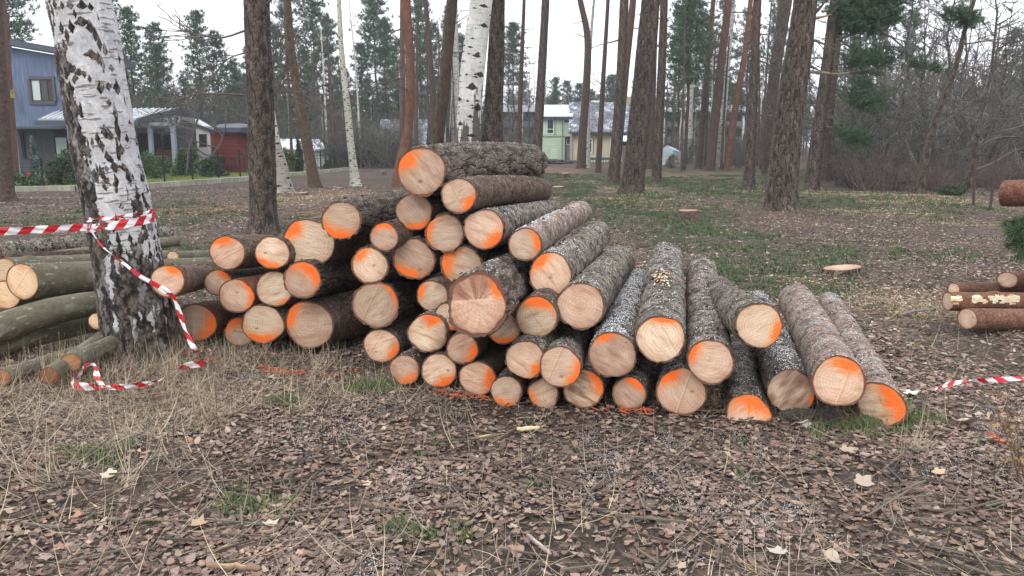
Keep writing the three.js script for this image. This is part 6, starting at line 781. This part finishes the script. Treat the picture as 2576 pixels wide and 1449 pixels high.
function block(x0, x1, z, label) { const t = thing('apartment_building', label, 'building', V(onZ((x0 + x1) / 2, 400, z).x, 0, z)), w = x1 - x0; part(t, 'wall', std({ map: stripTex(331, [120, 112, 106], .12, false) }), (m) => slab(m, x0, 282, x1, 410, z, 9, undefined, .2)); part(t, 'fascia', S.snowroof, (m) => { slab(m, x0 - 3, 264, x1 + 3, 281, z + .9, 10); });
  for (let f = 0; f < 3; f++) { const y = 284 + f * 40; for (let k = 0; k < w / 25; k++) { const x = x0 + 3 + k * 25; if (x + 22 > x1) break; part(t, 'balcony', S.grey, (m) => { slab(m, x, y + 21, x + 21, y + 33, z + 1, .1); slab(m, x, y + 33.4, x + 21, y + 35, z + 1, 1); }); const wn = part(t, 'window', S.dark, (m) => slab(m, x + 2, y, x + 19, y + 20, z + .05, .1)); const mb = new MB(t.position); slab(mb, x + 3.5, y + 2, x + 10, y + 18, z + .07, .02); mb.build('pane', S.glass, wn); } } for (let x = x0 + 1; x < x1; x += 50) part(t, 'pillar', S.trim, (m) => slab(m, x - 2, 281, x + 2, 405, z + 1.1, .3)); }
block(1262, 1372, -94, 'long apartment block with white fascia behind the green house'); block(1668, 1905, -96, 'apartment block with balconies behind the right trunks'); block(1086, 1168, -90, 'piece of apartment block showing between birch and smooth grey trunk');
{ const z = -62, t = thing('small_greenhouse', 'little pale blue peaked greenhouse left of the crooked birch', 'greenhouse', V(onZ(1686, 412, z).x, 0, z)), q = std({ color: new THREE.Color().setRGB(.46, .55, .6), roughness: .4 }), P = (x, y, zz = z) => onZ(x, y, zz);
  part(t, 'front_wall', q, (m) => { const a = P(1664, 416), b = P(1690, 416), c = P(1690, 376), d = P(1677, 366), e = P(1664, 378); const back = (p) => p.clone().add(V(0, 0, -.06)); for (const [u, v, w] of [[a, b, c], [a, c, e], [e, c, d]]) { m.tri(u, v, w); m.tri(back(u), back(w), back(v)); } }); part(t, 'side_wall', q, (m) => m.quad(P(1690, 416), P(1716, 414, z - 2.5), P(1716, 386, z - 2.5), P(1690, 377), [.9, .9, .9])); part(t, 'roof', q, (m) => { m.quad(P(1690.6, 376), P(1716, 385, z - 2.5), P(1700, 374, z - 2.5), P(1677, 365), [1.2, 1.2, 1.2]); m.quad(P(1677, 365), P(1700, 374, z - 2.5), P(1680, 384, z - 2.5), P(1663, 378), [1.2, 1.2, 1.2]); }); part(t, 'door', S.blind, (m) => slab(m, 1668, 380, 1684, 396, z + .05, .04)); part(t, 'frame', S.trim, (m) => { slab(m, 1663, 378, 1665, 416, z + .04, .05); slab(m, 1689, 377, 1691, 416, z + .04, .05); slab(m, 1664, 397, 1690, 399, z + .042, .05); }); }
// ---------- yard: kerb wall, mesh fence posts, bushes ----------
{ const pts = [[-60, 486], [190, 481], [372, 474], [490, 465], [640, 454], [760, 440], [875, 429]].map(([x, y]) => ground(x, y)), t = thing('kerb_wall', 'low concrete kerb wall along the yard, left', 'wall', pts[2].clone()); tag(t, null, null, null); for (let k = 0; k < pts.length - 1; k++) part(t, 'concrete_panel', S.concrete, (m) => { const a = pts[k], b = pts[k + 1], d = b.clone().sub(a).normalize(), n = V(d.z, 0, -d.x).multiplyScalar(.1), e = d.clone().multiplyScalar(.006), h = .2; const A = a.clone().add(e), C = b.clone().sub(e); const y = (p, hh) => V(p.x, gh(p.x, p.z) + hh, p.z); m.hexa([y(A.clone().sub(n), -.2), y(C.clone().sub(n), -.2), y(C.clone().add(n), -.2), y(A.clone().add(n), -.2), y(A.clone().sub(n), h), y(C.clone().sub(n), h - .01 * (k % 2)), y(C.clone().add(n), h - .01 * (k % 2)), y(A.clone().add(n), h)], undefined, .6); });
  const f = thing('mesh_fence', 'dark green wire fence on thin posts standing along the kerb wall', 'fence', pts[2].clone()), tops = []; for (const [x, y, y1] of [[20, 482, 400], [104, 480, 398], [205, 478, 395], [300, 474, 385], [411, 470, 376], [482, 464, 376], [548, 458, 376], [602, 455, 376], [660, 450, 376], [708, 444, 376], [760, 438, 376], [806, 434, 376], [840, 431, 376], [872, 428, 378]]) { const p = ground(x, y); p.z -= .14; const q = onZ(x, y1, p.z); part(f, 'post', S.black, (m) => m.tube([p, V(p.x, q.y, p.z)], [.035, .035], 6, {})); tops.push([p, q.y]); }
  for (let h = 0; h < 7; h++) part(f, 'wire', S.black, (m) => { for (let k = 0; k < tops.length - 1; k++) { const [a, ya] = tops[k], [b, yb] = tops[k + 1], u = .25 + h * .12; m.tube([V(a.x, lerp(a.y, ya, u), a.z), V(b.x, lerp(b.y, yb, u), b.z)], [.004, .004], 3, { cap: false }); } }); }
function bush(name, x, y, w, h, n, cols, label, o = {}) { // leafy shrub: stems and many small leaves
  const p = ground(x, y), q = rng(x * 3 + y); if (o.z) { const c = onZ(x, y, o.z); p.copy(c); } const R = sizeAt(w / 2, p), Hh = sizeAt(h, p), t = thing(name, label, o.cat ?? 'bush', p, o.group), st = new MB(p), lf = new MB(p); for (let k = 0; k < 9; k++) { const a = q() * 6.3; grow(st, p.clone().add(V(q.n() * R * .3, -.05, q.n() * R * .3)), V(cos(a) * .6, 1, sin(a) * .6), Hh * q.r(.5, .95), .02, 4, { wob: .2, lift: .05, rmin: .006, depth: 1, kids: 2, color: [.09, .07, .055] }, q); } st.build('stems', M.plain, t);
  const clumps = []; for (let k = 0; k < (o.clumps ?? 26); k++) { const a = q() * 6.3, e = q.r(.05, 1), rr = sqrt(q()) * (o.cone ? 1 - e : sqrt(max(.05, 1 - e * e * .8))); clumps.push([cos(a) * rr * R, e * Hh * .92, sin(a) * rr * R * .8, q.r(.14, .32) * (o.cone ? .5 : 1)]); }
  for (let k = 0; k < n; k++) { const c = q.pick(clumps), s = (o.leaf ?? .09) * q.r(.6, 1.3), b = p.clone().add(V(c[0] + q.n() * R * c[3] * 1.2, max(.02, c[1] + q.n() * Hh * .2), c[2] + q.n() * R * c[3] * 1.2)), d = V(q.n(), q.n() + .3, q.n() + .2).normalize(), sd = V(q.n(), q.n(), q.n()).cross(d).normalize().multiplyScalar(s * .3), f = q.r(.6, 1.4), col = q.pick(cols).map((v) => v * f); lf.quad(b, b.clone().addScaledVector(d, s * .5).add(sd), b.clone().addScaledVector(d, s), b.clone().addScaledVector(d, s * .5).sub(sd), col); } tag(lf.build('leaves', M.needle, t), null, null, null, 'stuff'); return t; }
const LG = [[.055, .105, .035], [.075, .13, .042], [.042, .085, .032], [.1, .15, .05]], DG = [[.036, .074, .028], [.05, .095, .035], [.03, .06, .024]];
bush('garden_bush', 165, 466, 90, 80, 5200, DG, 'dense dark green bush close left of the big birch'); bush('garden_bush', 62, 478, 96, 42, 3200, LG, 'low leafy bush with a red flower left of the small blue spruce'); bush('garden_bush', 388, 452, 80, 66, 3800, LG, 'loose green bush just right of the big birch'); bush('garden_bush', 470, 444, 74, 62, 3600, LG, 'rounded rhododendron like bush before the white shed', { leaf: .13 }); bush('garden_bush', 535, 446, 66, 44, 2800, DG, 'low spreading bush before the red shed', { leaf: .12 }); bush('garden_bush', 722, 432, 50, 56, 2400, LG, 'bright green bush between the thick left pine and the slim tan pine', { leaf: .12 }); bush('garden_bush', 826, 428, 26, 26, 1200, DG, 'small round bush left of the slender cream birch');
bush('thuja', 753, 432, 24, 72, 2600, DG, 'dark column conifer left of the slim tan pine', { cat: 'conifer', cone: 1, leaf: .14 }); bush('thuja', 634, 440, 20, 80, 2200, DG, 'dark column conifer at the right corner of the red shed', { cat: 'conifer', cone: 1, leaf: .14 }); bush('small_spruce', 93, 470, 34, 112, 2200, [[.12, .16, .15], [.09, .13, .12], [.16, .2, .19]], 'little blue grey spruce between the yard bushes', { cat: 'spruce', cone: 1, leaf: .1, clumps: 60 });
bush('evergreen_shrub', 1690, 420, 40, 30, 900, [[.08, .09, .03], [.1, .1, .04]], 'olive shrub low behind the right trunks'); bush('evergreen_shrub', 2310, 438, 60, 46, 1800, DG, 'dark evergreen shrub in the brambles at the right', {}); bush('evergreen_shrub', 2398, 492, 70, 20, 1500, DG, 'low dark juniper at the foot of the gnarled tree');
{ const p = onZ(70, 440, ground(62, 478).z + .2), t = thing('red_flower', 'small red flower above the low bush at the left edge', 'flower', p), q = rng(2); part(t, 'petals', std({}), (m) => { for (let k = 0; k < 26; k++) { const d = V(q.n(), q.n(), q.n()).normalize().multiplyScalar(.08), s = V(q.n(), q.n(), q.n()).cross(d).normalize().multiplyScalar(.05); m.tri(p.clone().add(s), p.clone().sub(s), p.clone().add(d), [.7, .07, .03]); } }); part(t, 'stem', S.black, (m) => m.tube([p, p.clone().add(V(0, -.8, -.05))], [.012, .015], 5, { color: [3, 6, 2] })); }
{ // the bare crooked fruit tree before the white shed
  const f = ground(538, 436), q = rng(12), t = thing('fruit_tree', 'small bare crooked tree before the white shed and red shed', 'tree', f); part(t, 'trunk', M.plain, (m) => m.tube([f, onZ(528, 395, f.z), onZ(549, 372, f.z), onZ(560, 345, f.z), onZ(548, 325, f.z)], [.09, .08, .07, .055, .04], 7, { color: [.1, .08, .07] })); part(t, 'crown', M.plain, (m) => { for (const [a, d, l] of [[onZ(548, 325, f.z), V(-.7, .5, 0), 3.2], [onZ(549, 372, f.z), V(-.8, .25, .2), 3], [onZ(560, 345, f.z), V(.3, .8, -.2), 2.6], [onZ(552, 330, f.z), V(-.9, .9, .2), 3.4], [onZ(528, 395, f.z), V(-.9, .4, .1), 2.2]]) grow(m, a, d, l, .04, 7, { wob: .2, lift: .03, rmin: .008, depth: 2, kids: 2.6, color: DEAD }, q); }); }
{ // a second bare tree, arching over the terrace
  const f = ground(470, 445), q = rng(14), t = thing('fruit_tree', 'leafless garden tree whose twigs hang over the terrace gable', 'tree', f); part(t, 'trunk', M.plain, (m) => m.tube([f, onZ(474, 380, f.z), onZ(490, 320, f.z), onZ(500, 290, f.z)], [.07, .06, .05, .04], 6, { color: [.1, .08, .07] })); part(t, 'crown', M.plain, (m) => { for (let k = 0; k < 9; k++) grow(m, onZ(478 + k * 3, 360 - k * 8, f.z), V(q.n() * 1.5 - .5, q.r(.2, .9), q.n()), q.r(1.8, 3.6), .03, 7, { wob: .18, lift: -.02, rmin: .007, depth: 2, kids: 2.6, color: DEAD }, q); }); }
// right fence: rusty posts and slack wire
{ const t = thing('wire_fence', 'rusty wire fence on thin leaning posts along the brambles at the right', 'fence', ground(2200, 470)), rust = std({ color: new THREE.Color().setRGB(.07, .045, .035) }), tp = []; for (const [x, y, x1, y1] of [[2087, 452, 2090, 398], [2114, 450, 2120, 372], [2160, 458, 2170, 384], [2186, 466, 2194, 388], [2214, 474, 2220, 394], [2448, 520, 2452, 412], [2490, 530, 2506, 392], [2600, 560, 2606, 420]]) { const p = ground(x, y), q = onZ(x1, y1, p.z); part(t, 'post', rust, (m) => m.tube([p, q], [.035, .03], 6, {})); tp.push([p, q]); } for (const u of [.35, .62, .9]) part(t, 'wire', rust, (m) => { for (let k = 0; k < tp.length - 1; k++) { const a = tp[k][0].clone().lerp(tp[k][1], u), b = tp[k + 1][0].clone().lerp(tp[k + 1][1], u), c = a.clone().lerp(b, .5).add(V(0, -.05, 0)); m.tube([a, c, b], [.005, .005, .005], 3, { cap: false }); } }); }
// ---------- pine spray and withered plant at the right edge ----------
{ const p = at(2575, 590, 6.2), q = rng(6), t = thing('pine_spray', 'green pine branch end with long needles at the right edge', 'pine branch', p); const tw = new MB(p), nb = new MB(p); const root = at(2660, 560, 6.35); for (let k = 0; k < 15; k++) { const e = p.clone().add(V(q.r(-.2, .12), q.r(-.17, .13), q.r(-.12, .15))), mid = root.clone().lerp(e, .5).add(V(0, .04, 0)); tw.tube([root, mid, e], [.012, .008, .005], 5, { color: [.16, .1, .06], cap: false }); for (let j = 0; j < 16; j++) { const b = mid.clone().lerp(e, j / 15), d = e.clone().sub(mid).normalize(); tuft(nb, b, d, 20, .1, .005, q, [[.04, .085, .03], [.06, .11, .04], [.03, .065, .025], [.09, .14, .05]]); } } tw.build('twigs', M.plain, t); tag(nb.build('needles', M.needle, t), null, null, null, 'stuff'); }
{ const p = ground(2568, 1215), q = rng(7), t = thing('withered_plant', 'withered plant with curled brown leaves at the right edge', 'plant', p), tw = new MB(p), lf = new MB(p); for (let k = 0; k < 5; k++) { const P = grow(tw, p.clone().add(V(q.n() * .03, 0, q.n() * .03)), V(q.n() * .5, 1, q.n() * .4), q.r(.25, .42), .005, 6, { wob: .2, lift: 0, rmin: .002, depth: 1, kids: 6, color: [.13, .08, .05] }, q); for (const b of P.slice(2)) for (let j = 0; j < 5; j++) { const c = b.clone().add(V(q.n() * .06, q.n() * .05, q.n() * .06)), d = V(q.n(), q.n() - .3, q.n()).normalize().multiplyScalar(q.r(.02, .045)), s = V(q.n(), q.n(), q.n()).cross(d).normalize().multiplyScalar(.009), f = q.r(.7, 1.3), col = q.pick([[.3, .19, .1], [.24, .14, .08], [.36, .25, .15]]).map((v) => v * f), m = c.clone().addScaledVector(d, .5); lf.quad(c, m.clone().add(s), c.clone().add(d), m.clone().sub(s), col); } } tw.build('stems', M.plain, t); tag(lf.build('leaves', M.plain, t), null, null, null, 'stuff'); }
{ const g = ground(835, 1130), t = null; for (const [x, y, l] of [[812, 1140, .42], [845, 1160, .36], [555, 1110, .3], [440, 1165, .22], [2500, 1230, .3]]) { const p = ground(x, y), q = rng(x), s = thing('dead_stalk', `thin dark upright stalk in the leaves ${{ 812: 'below the dark hollow under the stack', 845: 'with a side shoot, right of the twin stalk', 555: 'amid the dry straw at the left', 440: 'short, in the straw below the tape loop', 2500: 'near the withered plant' }[x]}`, 'stalk', p), m = new MB(p); grow(m, p, V(q.n() * .2, 1, q.n() * .2), l, .0035, 6, { wob: .09, lift: 0, rmin: .0018, depth: 1, kids: 5, color: [.07, .05, .045] }, q); m.build('stem', M.plain, s); } }
// single large pale leaves that catch the eye
{ const g = [leafGeo(31, 5, .5), leafGeo(32, 5, .9), leafGeo(33, 3, .9)], q = rng(19); for (const [x, y, px, n, c, label] of [[1955, 1402, 62, 0, [.44, .39, .33], 'pale maple leaf lying on the bottom edge right of centre'], [2090, 1415, 60, 2, [.46, .36, .28], 'long tan leaf lying near the lower right corner'], [680, 1332, 46, 1, [.5, .42, .34], 'pale curled leaf in the lower left foreground'], [500, 1330, 52, 1, [.36, .25, .17], 'big curled brown leaf in the lower left foreground'], [465, 1250, 46, 2, [.42, .27, .14], 'ochre brown leaf beside a green tuft, left foreground'], [195, 1310, 34, 2, [.34, .2, .11], 'small rusty leaf in the left foreground'], [2130, 1145, 50, 1, [.36, .28, .21], 'large tan leaf on the dark soil patch at the right'], [2170, 1225, 62, 1, [.38, .31, .25], 'big pale crumpled leaf below the tan leaf on dark soil'], [1400, 1215, 34, 0, [.4, .27, .17], 'reddish tan leaf in the middle foreground'], [2290, 1000, 44, 1, [.6, .56, .5], 'whitish leaf beside the slanted orange log'], [2020, 1075, 44, 2, [.58, .5, .4], 'pale leaf chip before the pale stone'], [2420, 1075, 90, 2, [.4, .35, .29], 'pale broad leaf right of the last log'], [2360, 1200, 40, 1, [.46, .34, .22], 'tan leaf standing up on the right dirt patch'], [275, 1205, 50, 0, [.5, .42, .32], 'pale leaf on the straw at the left'], [2490, 1112, 36, 0, [.5, .4, .3], 'leaf splashed with orange near the right edge'], [1300, 1400, 50, 2, [.3, .2, .14], 'brown leaf near the grey peeling stick']]) { const p = ground(x, y), s = sizeAt(px, p) * 1.05, m = mesh(g[n], std({ vertexColors: false, color: new THREE.Color().setRGB(...c), side: THREE.DoubleSide }), 'fallen_leaf'); m.position.copy(p).add(V(0, .022, 0)); m.scale.setScalar(s); m.quaternion.copy(Q(.25 + q.n() * .3, q() * 6.3, q.n() * .3)); tag(m, label, 'leaf'); } }
// ---------- red and white barrier tape ----------
{
  const c = document.createElement('canvas'); c.width = 512; c.height = 64; const g = c.getContext('2d'); g.fillStyle = 'rgb(232,230,232)'; g.fillRect(0, 0, 512, 64); g.fillStyle = 'rgb(196,24,36)'; for (let k = -1; k < 5; k++) { g.beginPath(); const x = k * 128; g.moveTo(x, 64); g.lineTo(x + 64, 64); g.lineTo(x + 108, 0); g.lineTo(x + 44, 0); g.closePath(); g.fill(); }
  const tx = new THREE.CanvasTexture(c); tx.wrapS = tx.wrapT = THREE.RepeatWrapping; tx.colorSpace = THREE.SRGBColorSpace; const mt = std({ map: tx, roughness: .38, side: THREE.DoubleSide, bumpMap: tex(256, 64, (u, v) => { const k = 128 + 110 * pf(u * 6, v * 14, 6, 14, 351, 3); return [k, k, k]; }), bumpScale: .004 });
  const WID = .058; // wide strip along points; the second list tells which way it is spread
  function ribbon(pts, spread, widths, o, u0 = 0) { const cv = new THREE.CatmullRomCurve3(pts, false, 'centripetal'), N = max(24, pts.length * 14), mb = new MB(o), q = []; let along = u0; for (let k = 0; k <= N; k++) { const t = k / N, p = cv.getPoint(t), f = t * (pts.length - 1), i = min(pts.length - 2, floor(f)), s = spread[i].clone().lerp(spread[i + 1], f - i).normalize(), w = lerp(widths[i], widths[i + 1], f - i) / 2; if (k) along += p.distanceTo(q[q.length - 1]); q.push(p); const tg = cv.getTangent(t), nn = tg.clone().cross(s).normalize(); for (let j = 0; j < 5; j++) { const e = j / 4 - .5, b = p.clone().addScaledVector(s, e * 2 * w).addScaledVector(nn, .004 * sin(e * 9 + along * 30) + .003 * n2(along * 22, e * 4, 352)); mb.v(b.x, b.y, b.z, along / .54, j / 4); } if (k) { const a0 = (k - 1) * 5, b0 = k * 5; for (let j = 0; j < 4; j++) mb.i.push(a0 + j, b0 + j, a0 + j + 1, b0 + j, b0 + j + 1, a0 + j + 1); } } return mb; }
  const tree = scene.children.find((o) => o.name === 'birch_tree'), z0 = ground(345, 893).z, u = V(0, 1, 0), R = sizeAt(76, onZ(305, 560, z0)) + .012, o = onZ(305, 560, z0), t = thing('barrier_tape', 'red and white striped barrier tape tied round the big birch and trailing on the ground', 'barrier tape', o);
  const around = (y0, y1, a0, a1, n, r) => { const l = []; for (let k = 0; k <= n; k++) { const a = lerp(a0, a1, k / n), yy = lerp(y0, y1, k / n), cx = onZ(lerp(300, 307, (yy - 530) / 50), yy, z0); l.push(V(cx.x + sin(a) * r, cx.y, cx.z + cos(a) * r)); } return l; };
  // two turns round the trunk: a crumpled upper one and a broad slanting lower one
  const w1 = around(554, 532, -1.75, 1.75, 14, R), w2 = [at(-90, 590, 4.7), at(0, 583, 4.85), at(130, 576, 4.98), at(210, 572, 5.08), ...around(570, 545, -.75, 1.7, 10, R + .008)], back = around(534, 556, 1.7, 4.55, 12, R + .003);
  ribbon(w1, w1.map(() => u), w1.map((_, k) => .034 + .01 * sin(k * 2)), o, .1).build('upper_wrap', mt, t);
  ribbon(w2, w2.map((_, k) => V(0, 1, k < 4 ? .3 : 0)), w2.map((_, k) => k < 4 ? .048 : WID * (.9 + .04 * k / 3)), o, 0).build('lower_wrap', mt, t); ribbon(back, back.map(() => u), back.map(() => .05), o, .3).build('rear_wrap', mt, t);
  const g3 = (x, y, h = .03) => { const p = ground(x, y); p.y += h + .035; return p; };
  const st = [[228, 578, 4.92, 1], [262, 625, 4.93, .9], [300, 655, 4.95, 1], [350, 693, 4.97, 1], [400, 722, 4.99, 1], [434, 745, 5.0, .75], [452, 790, 5.02, .6], [470, 840, 5.03, .65], [490, 880, 5.02, .7]].map(([x, y, d, w]) => [at(x, y, d), w]); const g1 = g3(520, 910, .07), g2 = g3(534, 915, .06);
  const sp = [...st.map(([p]) => p), g1, g2]; ribbon(sp, sp.map((_, k) => [V(.5, .6, .5), V(-.7, .5, .4), V(-.5, .8, .1), V(-.4, .9, 0), V(-.3, .9, .1), V(.7, .3, .3), V(.9, .1, .2), V(.8, .1, .3), V(.7, .4, .2), V(.2, .7, .4), V(.2, .8, .2)][k]), sp.map((_, k) => (st[k]?.[1] ?? .5) * .052), o, .5).build('hanging_strip', mt, t);
  const gl = [g2, g3(528, 930, .05), g3(516, 941, .045), g3(470, 945, .035), g3(430, 960, .02), g3(400, 978, .02), g3(372, 989, .03), g3(320, 999, .035), g3(270, 1001, .035), g3(225, 1000, .035), g3(192, 998, .04), g3(186, 985, .05), g3(205, 975, .06), g3(220, 962, .08), g3(238, 962, .09), g3(248, 985, .06), g3(262, 1003, .03)]; ribbon(gl, gl.map((_, k) => [V(0, .8, .3), V(.6, .3, .5), V(0, .9, .4), V(0, .9, .3), V(.2, .3, .9), V(.2, .2, .9), V(0, .9, .3), V(0, .9, .2), V(0, .9, .3), V(0, 1, .2), V(.3, .9, 0), V(.5, .8, 0), V(.3, .8, .2), V(.2, .7, .4), V(.6, .6, .2), V(.8, .4, .1), V(.7, .4, .3)][k]), gl.map((_, k) => [.04, .05, .05, .05, .016, .018, .034, .042, .034, .05, .052, .05, .05, .03, .03, .045, .05][k]), o, .2).build('ground_strip', mt, t);
  const R3 = [g3(2350, 1003, .02), g3(2385, 993, .035), g3(2440, 989, .05), g3(2500, 987, .05), g3(2575, 987, .06), g3(2700, 988, .06)], o2 = R3[0].clone(), t2 = thing('barrier_tape', 'twisted red and white tape lying on the leaves at the right edge', 'barrier tape', o2); ribbon(R3, R3.map((_, k) => V(0, sin(k * 1.3 + 1), cos(k * 1.3 + 1))), R3.map((_, k) => k ? .036 : .012), o2, 0).build('strip', mt, t2);
}
renderer.render(scene, camera);
